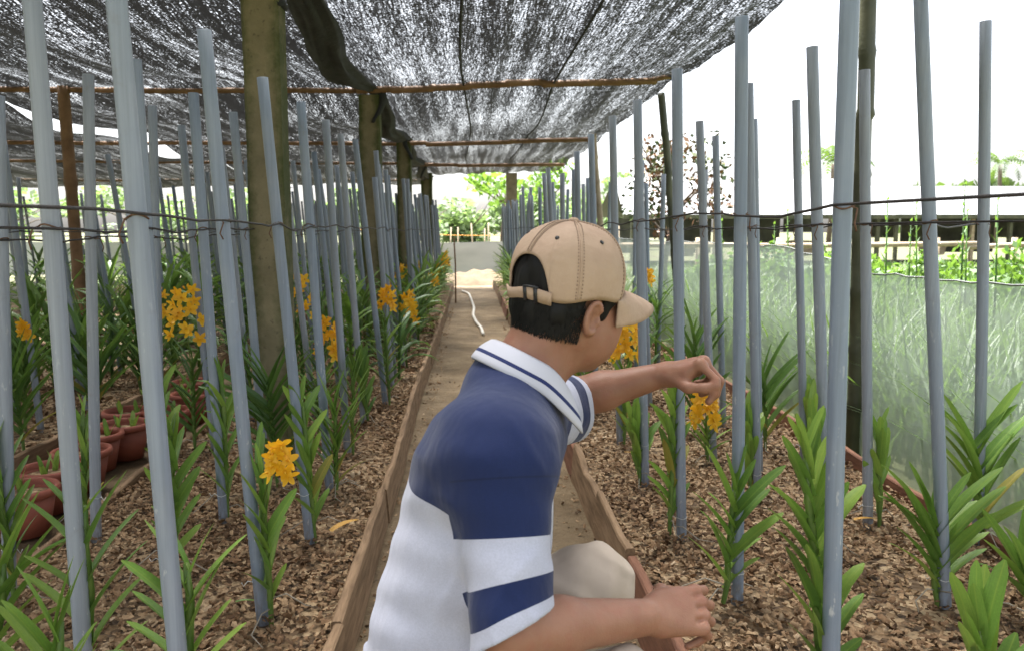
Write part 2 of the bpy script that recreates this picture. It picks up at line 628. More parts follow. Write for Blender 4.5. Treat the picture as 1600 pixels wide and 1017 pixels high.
def rot_mats(n, tilt):
    az = rng.uniform(0, 2 * np.pi, n)
    tx = rng.normal(0, tilt, n)
    ty = rng.normal(0, tilt, n)
    flip = rng.random(n) < 0.35
    tx = tx + np.where(flip, np.pi, 0)
    ca, sa = np.cos(az), np.sin(az)
    cx, sx = np.cos(tx), np.sin(tx)
    cy, sy = np.cos(ty), np.sin(ty)
    o, z = np.ones(n), np.zeros(n)
    Rz = np.stack([np.stack([ca, -sa, z], -1), np.stack([sa, ca, z], -1), np.stack([z, z, o], -1)], 1)
    Rx = np.stack([np.stack([o, z, z], -1), np.stack([z, cx, -sx], -1), np.stack([z, sx, cx], -1)], 1)
    Ry = np.stack([np.stack([cy, z, sy], -1), np.stack([z, o, z], -1), np.stack([-sy, z, cy], -1)], 1)
    return Rz @ Rx @ Ry


def scatter_shells(name, label, regions, size=0.0115):
    T, TF = shell_template()
    P, S = [], []
    for x0, x1, y0, y1, dens, k in regions:
        n = int((x1 - x0) * (y1 - y0) * dens)
        P.append(np.stack([rng.uniform(x0, x1, n), rng.uniform(y0, y1, n), np.full(n, 0.0)], -1))
        S.append((rng.uniform(0.5, 1.2, n) + (rng.random(n) < .03) * .5) * size * k)
    P = np.concatenate(P)
    S = np.concatenate(S)
    n = len(P)
    P[:, 2] = rng.uniform(-0.012, 0.014, n) + 0.010 * np.sin(P[:, 0] * 9) * np.cos(P[:, 1] * 6)
    V = np.einsum('nij,kj->nki', rot_mats(n, 0.55), T) * S[:, None, None] + P[:, None, :]
    Fq = (TF[None] + (np.arange(n) * len(T))[:, None, None]).reshape(-1, 4)
    tint = np.clip(rng.beta(2.0, 2.2, n) + 0.12 * np.sin(P[:, 0] * 4 + P[:, 1] * 3), 0, 1)
    o = obj(name, np_mesh(name, V.reshape(-1, 3), Fq, M['shells'], np.repeat(tint, len(T))))
    return tag(o, label, 'shell litter', None, 'stuff')


scatter_shells('peanut_shell_litter', 'brown peanut shell litter covering the bed left of the path',
               [(L_OUT, L_EDGE - .03, 1.3, 3.2, 3600, 1.0), (L_OUT, L_EDGE - .03, 3.2, 5.5, 2300, 1.1), (L_OUT, L_EDGE - .03, 5.5, 10, 900, 1.5)])
scatter_shells('peanut_shell_litter', 'brown peanut shell litter covering the bed right of the path',
               [(R_EDGE + .03, R_OUT - .02, 1.3, 3.2, 3600, 1.0), (R_EDGE + .03, R_OUT - .02, 3.2, 5.5, 2300, 1.1), (R_EDGE + .03, R_OUT - .02, 5.5, 9, 900, 1.5)])
scatter_shells('peanut_shell_litter', 'brown peanut shell litter on the bed beyond the red pots',
               [(L2_OUT, L2_IN - .03, 3.0, 6.0, 1100, 1.3)])

scatter_shells('path_crumbs', 'scattered shell bits and crumbs on the dirt path', [(L_EDGE + .02, R_EDGE - .02, 1.2, 6, 130, .8), (L_EDGE + .02, L_EDGE + .10, 1.2, 12, 500, .8), (R_EDGE - .10, R_EDGE - .02, 1.2, 10, 500, .8)]).location = (0, 0, Z_PATH + .004)


# wooden edging -------------------------------------------------------
def edging(name, label, x, sgn, cuts, z0, z1, mats, zj=0.012, thick=0.028):
    root = tag(empty(name, (x, cuts[0], 0)), label, 'bed edging')
    for i in range(len(cuts) - 1):
        y0, y1 = cuts[i] + 0.006, cuts[i + 1] - 0.006
        n = max(4, int((y1 - y0) / 0.16))
        dz0, dz1 = random.uniform(-zj, zj), random.uniform(-zj, zj)
        dx0, dx1 = random.uniform(-.012, .012), random.uniform(-.012, .012)
        rows = []
        for k in range(n + 1):
            t = k / n
            yy = y0 + (y1 - y0) * t
            xx = x + dx0 + (dx1 - dx0) * t + random.gauss(0, .002)
            top = z1 + dz0 + (dz1 - dz0) * t + random.gauss(0, .004) - (0.02 if random.random() < .07 else 0)
            th = thick * random.uniform(0.85, 1.1)
            c = 0.005
            a, b_ = xx - sgn * th, xx            # b_ is the face to the path
            rows.append([(a, yy, z0), (b_ + sgn * 0.012, yy, z0), (b_, yy, top - c), (b_ - sgn * c, yy, top), (a + sgn * c, yy, top), (a, yy, top - c)])
        rows = [[(p[0] - x, p[1] - cuts[0], p[2]) for p in r] for r in rows]
        MB().grid(rows, True, True, True).build('plank', random.choice(mats), root, False)
    return root


P2 = [M['plank'], M['plank'], M['plank_red']]
edging('wooden_edging', 'weathered plank edging along the left side of the dirt path', L_EDGE, 1,
       [0.4, 1.98, 3.05, 4.9, 6.7, 8.6, 10.6, 12.6, 14.6, 16.6], -0.14, 0.028, [M['plank']])
edging('wooden_edging', 'jagged plank edging along the right side of the dirt path', R_EDGE, -1,
       [0.4, 1.7, 2.35, 2.9, 3.6, 4.6, 6.2, 8.2, 10.2, 12.2, 14.2, 16.6], -0.14, 0.03, P2, 0.02)
edging('wooden_edging', 'low plank edging between the left bed and the red pots', L_OUT, -1,
       [0.4, 2.0, 3.5, 4.8, 6.4, 8.4, 10.4, 12.5, 14.5, 16.6], -0.15, 0.02, [M['plank']])
edging('wooden_edging', 'plank edging of the second bed behind the red pots', L2_IN, 1,
       [1.2, 3.0, 4.9, 6.8, 8.8, 10.8, 12.8, 14.8, 16.6], -0.15, 0.03, [M['plank']])
edging('wooden_edging', 'reddish plank edging at the foot of the green white mesh fence', R_OUT, 1,
       [0.4, 2.05, 2.75, 3.6, 4.4, 6.4, 8.4, 10.4, 12.4, 14.4, 16.6], -0.15, 0.05, [M['plank_red']], 0.015)

# ================================================================== pillars, posts, purlins
def bamboo_path(p0, p1, r, mat, name, label, cat, node=0.35, wob=0.01, nring=8):
    p0, p1 = Vector(p0), Vector(p1)
    L = (p1 - p0).length
    root_loc = p0.copy()
    n = max(3, int(L / node))
    path, rad = [], []
    off = Vector((0, 0, 0))
    for i in range(n):
        t = i / n
        c = (p1 - p0) * t + off
        path.append(c)
        rad.append(r * (1.12 if i else 1.0))
        path.append(c + (p1 - p0) / n * 0.10)
        rad.append(r * 0.97)
        path.append(c + (p1 - p0) / n * 0.9)
        rad.append(r * 0.96)
        off = off + Vector((random.gauss(0, wob), random.gauss(0, wob), random.gauss(0, wob))) * 0.7
    path.append((p1 - p0) + off)
    rad.append(r)
    o = MB().tube(path, rad, nring).build(name, mat, None, True, root_loc)
    return tag(o, label, cat)


ZP = 2.20   # height of the purlins
for i, (d, hw) in enumerate(((3.5, .075), (7.1, .088), (10.7, .092), (16.2, .110))):
    lab = ['mossy concrete pillar nearest the camera, left of the path', 'dark concrete pillar, second from the camera, under the cross pole',
           'third concrete pillar from the camera left of the path', 'farthest concrete pillar left of the path, by the bed end'][i]
    m = MB()
    rows = []
    for k in range(25):
        z = -0.15 + k / 24 * (ZP + 0.12 + (0.25 if i == 0 else 0))
        w = hw * (1 + random.gauss(0, .012))
        c = 0.014
        rows.append([(-w + c, -w, z), (w - c, -w, z), (w, -w + c, z), (w, w - c, z), (w - c, w, z), (-w + c, w, z), (-w, w - c, z), (-w, -w + c, z)])
    m.grid(rows, True, True, True)
    o = m.build('concrete_pillar', M['concrete'], None, False, (-0.85, d, 0))
    tag(o, lab, 'pillar', 'concrete pillars left of the path')
tag(MB().box((-.11, -.11, -.15), (.11, .11, 2.2)).build('concrete_pillar', M['bamboo_pale'], None, False, (0.86, 16.6, 0)),
    'pale square post at the far end right of the path', 'pillar')

bamboo_path((-9, 7.1, 2.20), (-0.95, 7.1, 2.205), .024, M['bamboo'], 'cross_pole', 'nearest brown cross pole carrying the left shade cloth', 'cross pole', .6)
bamboo_path((-0.95, 7.02, 2.205), (1.58, 7.02, 2.31), .030, M['bamboo'], 'cross_pole', 'thick brown cross pole nearest the camera over the path', 'cross pole', .3)
bamboo_path((1.45, 7.10, 2.30), (1.80, 7.10, 2.36), .022, M['bamboo'], 'cross_pole', 'short pole end lashed at the right edge of the shade cloth', 'cross pole', .3)
for d, zr, nmr in ((10.7, 2.23, 'second'), (14.0, 2.18, 'third')):
    bamboo_path((-9.5, d, 2.16), (-0.9, d, 2.17), .026, M['bamboo'], 'cross_pole', nmr + ' cross pole from the camera under the left shade cloth', 'cross pole', .6)
    bamboo_path((-0.9, d - .06, 2.15), (1.62, d - .06, zr), .030, M['bamboo'], 'cross_pole', nmr + ' cross pole from the camera over the path', 'cross pole', .35)
bamboo_path((-10, 18.6, 2.16), (-1.0, 18.6, 2.15), .03, M['bamboo'], 'cross_pole', 'farthest cross pole at the back edge of the left shade cloth', 'cross pole', .6)
bamboo_path((-10, 3.55, 2.22), (1.75, 3.55, 2.27), .03, M['bamboo'], 'cross_pole', 'cross pole overhead above the top of the picture', 'cross pole', .6)

bamboo_path((-3.36, 7.1, -.15), (-3.40, 7.1, 2.22), .052, M['bamboo'], 'wooden_post', 'reddish brown wooden post under the left shade cloth', 'post', .7, .006)
bamboo_path((-3.7, 14, -.15), (-3.7, 14, 2.18), .05, M['bamboo'], 'wooden_post', 'far brown wooden post under the left shade cloth', 'post', .7, .006)
bamboo_path((-7.4, 10.7, -.15), (-7.4, 10.7, 2.18), .05, M['bamboo'], 'wooden_post', 'brown wooden post at the far left of the shade house', 'post', .7, .006)
b0, b1 = at_depth(1334, 694, 3.9), at_depth(1352, -18, 3.9)
b0.z = -.15
bamboo_path(b0, b1, .040, M['bamboo_dark'], 'bamboo_post', 'thick dark green bamboo post at the mesh fence on the right', 'post', .29, .004, 12)
b0, b1 = at_depth(1068, 560, 7.0), at_depth(1030, 145, 7.0)
b0.z = -.15
bamboo_path(b0, b1, .034, M['bamboo_dark'], 'bamboo_post', 'slanting bamboo post under the right edge of the shade cloth', 'post', .3, .006)
b0, b1 = at_depth(950, 470, 10.6), at_depth(926, 213, 10.6)
b0.z = -.15
bamboo_path(b0, b1, .042, M['bamboo_pale'], 'bamboo_post', 'pale bamboo post behind the cap under the shade cloth edge', 'post', .3, .006)

# ------------------------------------------------------------------ shade cloth
def cloth(name, label, xl, xr, y0, y1, zf, mat, nx, ny):
    V = []
    for j in range(ny):
        y = y0 + (y1 - y0) * j / (ny - 1)
        a, b_ = xl(y), xr(y)
        for i in range(nx):
            x = a + (b_ - a) * i / (nx - 1)
            V.append((x, y, zf(x, y)))
    i = np.arange(nx * ny).reshape(ny, nx)
    Fq = np.stack([i[:-1, :-1], i[:-1, 1:], i[1:, 1:], i[1:, :-1]], -1).reshape(-1, 4)
    return tag(obj(name, np_mesh(name, np.array(V), Fq, mat)), label, 'shade cloth')


def zc(x, y):
    ph = ((y - 0.0) % 3.55) / 3.55
    sag = -0.05 * math.sin(math.pi * ph)
    return 2.265 - 0.004 * (y - 7) + 0.035 * (x + 0.9) + sag + 0.012 * math.sin(x * 9 + y * .6) + 0.010 * math.sin(x * 23) \
        - (0.05 * max(0, (x - 1.62) / 0.2) ** 2)


def zl(x, y):
    ph = ((y - 0.0) % 3.55) / 3.55
    return 2.265 - 0.006 * (y - 7) - 0.09 * math.sin(math.pi * ph) + 0.03 * math.sin(x * 2.2 + y * 1.7) + 0.02 * math.sin(x * 6.1 - y * 2.2)


cloth('shade_cloth', 'translucent grey shade cloth stretched over the path', lambda y: -0.95,
      lambda y: 1.78 + 0.014 * math.sin(y * 1.3) + 0.008 * math.sin(y * 5.1) + 0.004 * math.sin(y * 23), 0.4, 17.2, zc, M['net_c'], 70, 150)
gap = lambda y: max(0.0, math.sin(math.pi * min(1, max(0, (y - 7.9) / 4.9)))) ** 0.8
cloth('shade_cloth', 'dark shade cloth over the beds left of the concrete pillars', lambda y: -4.25 + 0.17 * gap(y), lambda y: -0.90,
      0.4, 19.0, zl, M['net_l'], 70, 150)
cloth('shade_cloth', 'dark shade cloth at the far left beyond the bright slot', lambda y: -11.0, lambda y: -4.27 - 0.13 * gap(y),
      0.4, 20.5, lambda x, y: zl(x, y) - 0.10 * gap(y) * max(0, 1 - abs(x + 4.6)), M['net_l'], 70, 150)


# gathered cloth edge along the pillars
def bundle():
    rows = []
    N = 150
    for k in range(N):
        y = 1.0 + (16.9 - 1.0) * k / (N - 1)
        ph = ((y - 0.0) % 3.55) / 3.55
        pinch = 0.35 + 0.65 * math.sin(math.pi * ph) ** 0.7
        cz = 2.24 - 0.11 * math.sin(math.pi * ph) - 0.004 * (y - 7)
        cx = -0.86 + 0.05 * math.sin(y * 1.9)
        r = []
        for j in range(22):
            a = 2 * math.pi * j / 22
            q = 1 + 0.22 * math.sin(a * 5 + y * 2.2) + 0.14 * math.sin(a * 8 - y * 3.1)
            r.append((cx + 0.10 * pinch * q * math.cos(a), y, cz + 0.075 * pinch * q * math.sin(a)))
        rows.append(r)
    m = MB().grid(rows, True, True, True)
    o = m.build('gathered_cloth', M['dark_cloth'])
    tag(o, 'gathered black cloth edge running along the pillar tops', 'cloth')
    for d in (3.55, 7.1, 10.65, 14.2):        # rags hanging at the lashings
        rows = []
        for k in range(9):
            t = k / 8
            w = 0.035 * (1 - .5 * t)
            x0 = -0.78 + 0.05 * math.sin(t * 3 + d)
            rows.append([(x0 - w, d - .06 - .05 * t, 2.2 - .26 * t), (x0, d - .09 - .03 * t, 2.2 - .27 * t), (x0 + w, d - .05, 2.2 - .25 * t), (x0, d + .01, 2.2 - .26 * t)])
        MB().grid(rows, True, True, True).build('rag', M['dark_cloth'], o)


bundle()


def nylon_line(name, label, p0, p1, sag, r, mat, cat, n=14):
    p0, p1 = Vector(p0), Vector(p1)
    pts = [(p1 - p0) * (k / n) - Vector((0, 0, sag * 4 * (k / n) * (1 - k / n))) for k in range(n + 1)]
    return tag(MB().tube(pts, r, 5).build(name, mat, None, True, p0), label, cat)


# cords sewn under the cloth along the path
for x, lab in ((-0.02, 'black cord under the shade cloth above the path'), (0.75, 'black cord under the shade cloth right of the path')):
    pts = [(x + 0.04 * math.sin(y * .8), y, zc(x, y) - 0.02) for y in np.linspace(1, 17, 60)]
    tag(MB().tube(pts, .010, 5).build('roof_cord', M['dark_cloth']), lab, 'cord')

# ================================================================== poles
POLE_R = 0.0172


def pole_mesh(bend=0.0, kink=0.0):
    m = MB()
    n = 18
    off = lambda z: bend * math.sin(math.pi * z) + kink * z * z * (1 - z) * 4
    ring = lambda r, z: [(r * math.cos(2 * math.pi * j / n) + off(z), r * math.sin(2 * math.pi * j / n), z) for j in range(n)]
    m.grid([ring(POLE_R, k / 9) for k in range(10)] + [ring(POLE_R * .86, 1.0), ring(POLE_R * .86, .9)], True)
    return m.mesh('plastic_pole', M['pvc'])


PMS = [pole_mesh(0), pole_mesh(.007), pole_mesh(-.009), pole_mesh(.004, -.008), pole_mesh(-.004, .010)]

tie_me = MB().tube([(0.0185 * math.cos(a), 0.0185 * math.sin(a), 0.004 * math.sin(a * 2)) for a in np.linspace(0, 2 * math.pi, 15)] +
                   [(0.03, 0.004, -.004), (.036, -.006, -.03), (.034, .0, -.045)], 0.0018, 5).mesh('wire_tie', M['rust'])
string_me = MB().tube([(0.018 * math.cos(a), 0.018 * math.sin(a), 0.002 * math.sin(a * 3)) for a in np.linspace(0, 2 * math.pi, 13)] +
                      [(0.028, -0.008, .004), (.040, -.012, -.006), (.045, -.010, .006)], 0.0011, 4).mesh('string_tie', M['string'])
POLES = {}


def add_pole(row, base, top, tie=None):
    base, top = Vector(base), Vector(top)
    ax = top - base
    q = ax.to_track_quat('Z', 'Y')
    base = base - ax.normalized() * 0.08
    o = obj('plastic_pole', random.choice(PMS))
    o.location = base
    o.rotation_euler = (q @ Vector((0, 0, 1)).rotation_difference(Vector((0, 0, 1)))).to_euler()
    o.scale = (1, 1, ax.length + 0.08)
    POLES.setdefault(row, []).append((base.y, o, base + ax.normalized() * .08, top))
    return o


def px_pole(row, d, bpx, tpx, tpy, dl=0.0):
    """base on the bed at depth d under pixel column bpx, top at a pixel"""
    b = at_depth(bpx, 700, d)
    b.z = 0
    # column of the base as seen when z = 0
    for _ in range(3):
        b.x += (bpx - to_px(b)[0]) / F_PX * d
    t = at_depth(tpx, tpy, d + dl)
    return add_pole(row, b, t)


# measured ones
px_pole('L1a', 1.42, 296, 168, -150)
px_pole('L1a', 2.06, 411, 319, 48)
px_pole('L1a', 2.61, 484, 410, 122)
px_pole('L1a', 3.12, 515, 470, 160)
px_pole('L1a', 3.70, 543, 509, 188)
px_pole('L1a', 4.28, 568, 532, 210)
px_pole('L1b', 1.62, 137, 45, -60)
px_pole('L1b', 2.30, 262, 211, 94)
px_pole('L1b', 2.81, 350, 302, 146)
px_pole('L1b', 3.35, 415, 364, 176)
px_pole('L1c', 2.20, 16, -4, 150)
px_pole('L1c', 2.67, 150, 138, 117)
px_pole('L1c', 3.25, 252, 238, 166)
px_pole('R1a', 1.46, 1296, 1332, -120)
px_pole('R1a', 2.10, 1152, 1159, 27)
px_pole('R1a', 2.58, 1065, 1058, 109)
px_pole('R1a', 3.16, 1008, 996, 157)
px_pole('R1a', 3.77, 969, 957, 182)
px_pole('R1b', 2.42, 1292, 1269, 74)
px_pole('R1b', 2.98, 1183, 1170, 131)
px_pole('R1b', 3.46, 1115, 1093, 190)
px_pole('R1b', 3.30, 1186, 1177, 187)
px_pole('R1c', 2.05, 1476, 1438, -20)
px_pole('R1c', 2.64, 1356, 1351, 110)
px_pole('R1c', 2.48, 1527, 1540, 34)
px_pole('R1c', 3.42, 1256, 1244, 157)
px_pole('R1c', 4.1, 1130, 1118, 213)

ROWX = {'L1a': -0.545, 'L1b': -0.88, 'L1c': -1.22, 'L2a': -2.2, 'L2b': -2.55, 'L2c': -2.9, 'L3a': -4.05, 'L3b': -4.5,
        'L4a': -6.1, 'R1a': 0.70, 'R1b': 1.06, 'R1c': 1.42}
START = {'L1a': 4.85, 'L1b': 3.9, 'L1c': 3.8, 'L2a': 3.55, 'L2b': 4.0, 'L2c': 4.7, 'L3a': 6.4, 'L3b': 7.1, 'L4a': 9.4,
         'R1a': 4.35, 'R1b': 4.05, 'R1c': 4.7}
STEP = {'L': .57, 'R': .55}
for row, x in ROWX.items():
    d = START[row]
    st = {'L1': .56, 'L2': .62, 'L3': .68, 'L4': .75, 'R1': .56}[row[:2]] * (.76 if row in ('L1a', 'R1a') else 1)
    while d < BED_END - .1:
        bx = x + random.gauss(0, .02)
        by = d + random.gauss(0, .05)
        L = random.gauss(1.50, .045) - (0.05 if row[0] == 'R' else 0)
        lean = (-0.075 if row[0] == 'L' else -0.03) + random.gauss(0, .022)
        add_pole(row, (bx, by, 0), (bx + lean * L, by + random.gauss(0, .03) * L, L))
        d += st * random.uniform(.92, 1.08)

ROWTXT = {'L1a': 'row along the left edge of the dirt path', 'L1b': 'middle row of the bed left of the path',
          'L1c': 'outer row of the left bed beside the pots', 'L2a': 'row just beyond the red pots', 'L2b': 'second row beyond the red pots',
          'L2c': 'third row beyond the red pots', 'L3a': 'near row of the third bed at the left', 'L3b': 'far row of the third bed at the left',
          'L4a': 'near row of the farthest bed at the left', 'L4b': 'last row at the far left', 'R1a': 'row along the right edge of the dirt path',
          'R1b': 'middle row of the bed right of the path', 'R1c': 'row beside the white mesh fence'}
for row, lst in POLES.items():
    lst.sort(key=lambda e: e[0])
    near = {'L1a': 20, 'L1b': 14, 'L1c': 12, 'L2a': 12, 'L2b': 10, 'L2c': 10, 'L3a': 10, 'L3b': 8, 'R1a': 20, 'R1b': 16, 'R1c': 16}.get(row, 0)
    for i, (d, o, b, t) in enumerate(lst):
        if i < near:
            lab = 'grey pole, %s nearest in the %s' % (ORD[i], ROWTXT[row])
        else:
            lab = 'distant grey plastic pole in the %s' % ROWTXT[row]
        tag(o, lab, 'pole', 'grey plastic poles in the ' + ROWTXT[row])

# wires --------------------------------------------------------------
WZ = {'L1a': 1.045, 'L1b': 1.03, 'L1c': 1.00, 'L2a': 1.02, 'L2b': 1.03, 'L3a': 1.02, 'R1a': 1.065, 'R1b': 1.04, 'R1c': 1.045}
for row, z in WZ.items():
    lst = POLES[row]
    pts = []
    first = None
    sgn = 1 if row[0] == 'L' else -1
    for i, (d, o, b, t) in enumerate(lst):
        u = (z - b.z) / (t.z - b.z)
        p = b + (t - b) * u
        side = POLE_R + 0.004
        p = p + Vector((sgn * side, 0, random.gauss(0, .004)))
        if i == 0:
            pts.append(p + Vector((random.gauss(0, .02), -0.75, 0.0)))
        else:
            q = (p + pts[-1]) / 2 + Vector((random.gauss(0, .006), 0, random.gauss(-.008, .006)))
            pts.append(q)
        pts.append(p)
    sm = []
    for i in range(len(pts) - 1):
        sm.append(pts[i])
        sm.append(pts[i] * .75 + pts[i + 1] * .25 + Vector((0, 0, random.gauss(0, .0025))))
        sm.append(pts[i] * .25 + pts[i + 1] * .75 + Vector((0, 0, random.gauss(0, .0025))))
    sm.append(pts[-1])
    tag(MB().tube(sm, .0030, 6).build('support_wire', M['wire']), 'black wire tied along the ' + ROWTXT[row], 'wire')
    for i, (d, o, b, t) in enumerate(lst):
        if d < 3.6:
            u = (z - b.z) / (t.z - b.z)
            c = obj('wire_tie', tie_me, o)
            c.location = (0, 0, (u * (t - b).length + .08) / o.scale.z)
            c.scale = (1, 1, 1 / o.scale.z)
            c.rotation_euler = (0, 0, random.uniform(-1.2, .6))
            c = obj('string_tie', string_me, o)
            c.location = (0, 0, (.14 + random.random() * .1) / o.scale.z)
            c.scale = (1, 1, 1 / o.scale.z)
            c.rotation_euler = (0, 0, random.uniform(-2.5, -.5))

# ================================================================== orchids
def leaf_mesh(name, a0, a1, mat, ratio=0.20, na=9, bow=1.2, vfold=0.34):
    rows = []
    p = Vector((0, 0, 0))
    n = na
    for i in range(n + 1):
        t = i / n
        a = R(a0 + (a1 - a0) * t ** bow)
        if i:
            p = p + Vector((math.cos(a), 0, math.sin(a))) / n
        w = ratio * 0.5 * (0.78 + 0.22 * math.sin(math.pi * min(1, t * 1.3))) * (1 if t < .72 else math.sqrt(max(0.0, 1 - ((t - .72) / .285) ** 2.2)))
        w = max(w, 0.004)
        nrm = Vector((-math.sin(a), 0, math.cos(a)))
        k = vfold * (1.5 - 1.2 * t)
        e = nrm * (w * k)
        rows.append([p + Vector((0, -w, 0)) + e, p + Vector((0, -w * .5, 0)) + e * .36, p, p + Vector((0, w * .5, 0)) + e * .36, p + Vector((0, w, 0)) + e] if na > 6 else
                    [p + Vector((0, -w, 0)) + e, p, p + Vector((0, w, 0)) + e])
    return MB().grid(rows).mesh(name, mat)


BENDS = [(80, 72), (70, 58), (63, 42), (58, 20), (54, -14)]
LEAF = [leaf_mesh('leaf', a, b, M['leaf']) for a, b in BENDS]
LEAF_Y = [leaf_mesh('leaf', a, b, M['leaf_old']) for a, b in BENDS]
LEAF_D = [leaf_mesh('leaf', a, b, M['leaf_far']) for a, b in BENDS]


def petal_pts(L, w, az, el, n=4):
    rows = []
    for i in range(n + 1):
        t = i / n
        ww = w * math.sin(math.pi * (0.12 + 0.80 * t)) ** .8
        e = el + 0.5 * t
        rows.append((t * L, ww, e))
    out = []
    ca, sa = math.cos(az), math.sin(az)
    for l, ww, e in rows:
        c = Vector((0, 0, 0))
        fx, fz = l * math.cos(e * .5), l * math.sin(e * .5)
        for s in (-1, 0, 1):
            y, z = s * ww, fx
            x = fz - abs(s) * ww * .15
            out.append((x, y * ca - z * sa, y * sa + z * ca))
    return out


def flower_mesh(seed):
    rs = random.Random(seed)
    m = MB()
    for k in range(5):
        az = 2 * math.pi * k / 5 + rs.gauss(0, .12)
        pts = petal_pts(0.5 * rs.uniform(.88, 1.1), 0.135 * rs.uniform(.9, 1.2), az, rs.uniform(-.5, .5))
        b = len(m.v)
        m.v.extend(pts)
        for i in range(4):
            for j in range(2):
                m.f.append((b + i * 3 + j, b + i * 3 + j + 1, b + i * 3 + j + 4, b + i * 3 + j + 3))
    # lip
    m.tube([(0.0, 0, 0), (.12, 0, -.03), (.2, 0, -.12)], [.05, .06, .02], 5)
    return m.mesh('flower', M['petal'])


FLOWERS = [flower_mesh(i) for i in range(5)]
bud_me = MB().tube([(0, 0, 0), (.12, 0, .1), (.3, 0, .18), (.42, 0, .2)], [.03, .10, .11, .02], 6).mesh('bud', M['petal'])


def add_leaf(root, pos, az, length, variant, dark, wid=1.0, roll=0.0, old=False):
    o = obj('leaf', (LEAF_Y if old else LEAF_D if dark else LEAF)[variant], root)
    o.location = pos
    o.rotation_euler = (roll, random.gauss(0, .06), az)
    o.scale = (length, length * wid, length)
    return o


def add_spray(root, start, centre, n, size, spread):
    """flower stalk with its flowers; start and centre relative to the plant"""
    start, centre = Vector(start), Vector(centre)
    mid = (start + centre) / 2 + Vector((random.gauss(0, .01), -.01, .01))
    tip = centre + Vector((random.gauss(0, .01), 0, spread * 1.1))
    path = [start, mid, centre, tip]
    st = MB().tube(path, [.0035, .003, .0025, .0015], 5).build('flower_stalk', M['stem'], root)
    for k in range(n):
        t = k / max(1, n - 1)
        h = (t - .5) * 2 * spread
        a = k * 2.4 + random.random()
        rad = spread * .75 * (1 - .45 * t)
        o = obj('flower', random.choice(FLOWERS), st)
        off = Vector((math.cos(a) * rad, -abs(math.sin(a)) * rad * .8, h))
        o.location = centre + off
        yaw = math.atan2(-0.8 - abs(math.sin(a)), math.cos(a) * .9)
        o.rotation_euler = (random.uniform(-.5, .5), random.uniform(-.4, .3), yaw)
        s = size * random.uniform(1.0, 1.3)
        o.scale = (s, s, s)
    for k in range(2):
        o = obj('bud', bud_me, st)
        o.location = tip + Vector((random.gauss(0, .006), -.004, -.01 * k))
        o.rotation_euler = (0, -.6, k * 2.5 + 1)
        o.scale = (size * .6,) * 3
    return st


def orchid(base, top, n, length, az, style, dark=False, wid=1.0, roots=2, t0=0.12, stem_r=.0085):
    """style: 0 upright .. 2 wide arching; returns the plant's root empty"""
    base, top = Vector(base), Vector(top)
    root = empty('orchid_plant', base)
    ax = top - base
    m = MB()
    path = [Vector((0, 0, -.03))] + [ax * (k / 5) + Vector((random.gauss(0, .003), random.gauss(0, .003), 0)) * (k > 0) for k in range(6)]
    m.tube(path, [stem_r * .7, stem_r * .8, stem_r, stem_r * 1.1, stem_r * 1.1, stem_r, stem_r * .7], 7)
    m.build('stem', M['stem'], root)
    for k in range(n):
        t = t0 + (1 - t0) * k / max(1, n - 1)
        pos = ax * (t * .97)
        a = az + (math.pi if k % 2 else 0) + random.gauss(0, .10)
        sh = length * (0.78 + .30 * math.sin(math.pi * min(1, t * .9))) * random.uniform(.78, 1.12)
        if k >= n - 2:
            sh *= .78
        v = style + (1.2 if t < .25 else .5 if t < .8 else -.7) + random.gauss(0, .45)
        add_leaf(root, pos, a, sh, int(max(0, min(4, round(v)))), dark, wid * random.uniform(.88, 1.12), random.gauss(0, .16), t < .35 and random.random() < .14)
    for k in range(roots):
        a = random.uniform(0, 6.28)
        L = random.uniform(.06, .16)
        z0 = ax.z * random.uniform(.05, .16)
        p0 = ax * (z0 / ax.z)
        pts = [p0, p0 + Vector((math.cos(a) * L * .35, math.sin(a) * L * .35, .01)),
               p0 + Vector((math.cos(a) * L * .75, math.sin(a) * L * .75, -z0 * .5)), Vector((p0.x + math.cos(a + .3) * L, p0.y + math.sin(a + .3) * L, .004))]
        MB().tube(pts, [.0022, .002, .0018, .0012], 5).build('root', M['root'], root)
    return root


PLANTS = []


def px_orchid(label, d, bpx, tpx, tpy, n, length, az, style, flower=None, dark=False, wid=1.0, roots=2, nf=8, fs=.062, spread=.045, t0=.12):
    b = at_depth(bpx, 700, d)
    b.z = 0
    for _ in range(3):
        b.x += (bpx - to_px(b)[0]) / F_PX * d
    t = at_depth(tpx, tpy, d)
    r = orchid(b, t, int(n * 1.3), length * 1.10, R(az), style, dark, wid, roots, t0)
    tag(r, label, 'orchid', 'orchid plants in the beds')
    PLANTS.append((b.x, b.y))
    if flower:
        c = at_depth(flower[0], flower[1], d - .03)
        add_spray(r, (t - b) * .7, c - b, nf, fs, spread)
    return r


# right bed
px_orchid('orchid with broad leaves beside the crouching man\'s lower hand', 2.08, 1130, 1150, 760, 12, .165, 12, 1.2, roots=3)
px_orchid('tall orchid with stacked leaves up the thick pole, right foreground', 1.52, 1287, 1260, 690, 23, .145, 16, 1.0, wid=1.15)
px_orchid('wide spreading orchid on the leaning pole near the right corner', 2.05, 1464, 1456, 800, 13, .22, 4, 1.6, wid=.9, roots=3)
px_orchid('pale green orchid cut off by the bottom right corner', 1.40, 1545, 1530, 985, 10, .17, 20, .4, wid=1.25)
px_orchid('large orchid with long arching leaves at the right edge', 2.46, 1537, 1518, 690, 13, .25, 2, 1.6, wid=.85, roots=4)
px_orchid('orchid with leaves crossing the right edge above the corner', 1.95, 1612, 1600, 880, 9, .20, 10, 1.2)
px_orchid('tall narrow orchid on the pole below the reaching hand', 2.58, 1046, 1052, 580, 22, .13, 38, .8, wid=1.1)
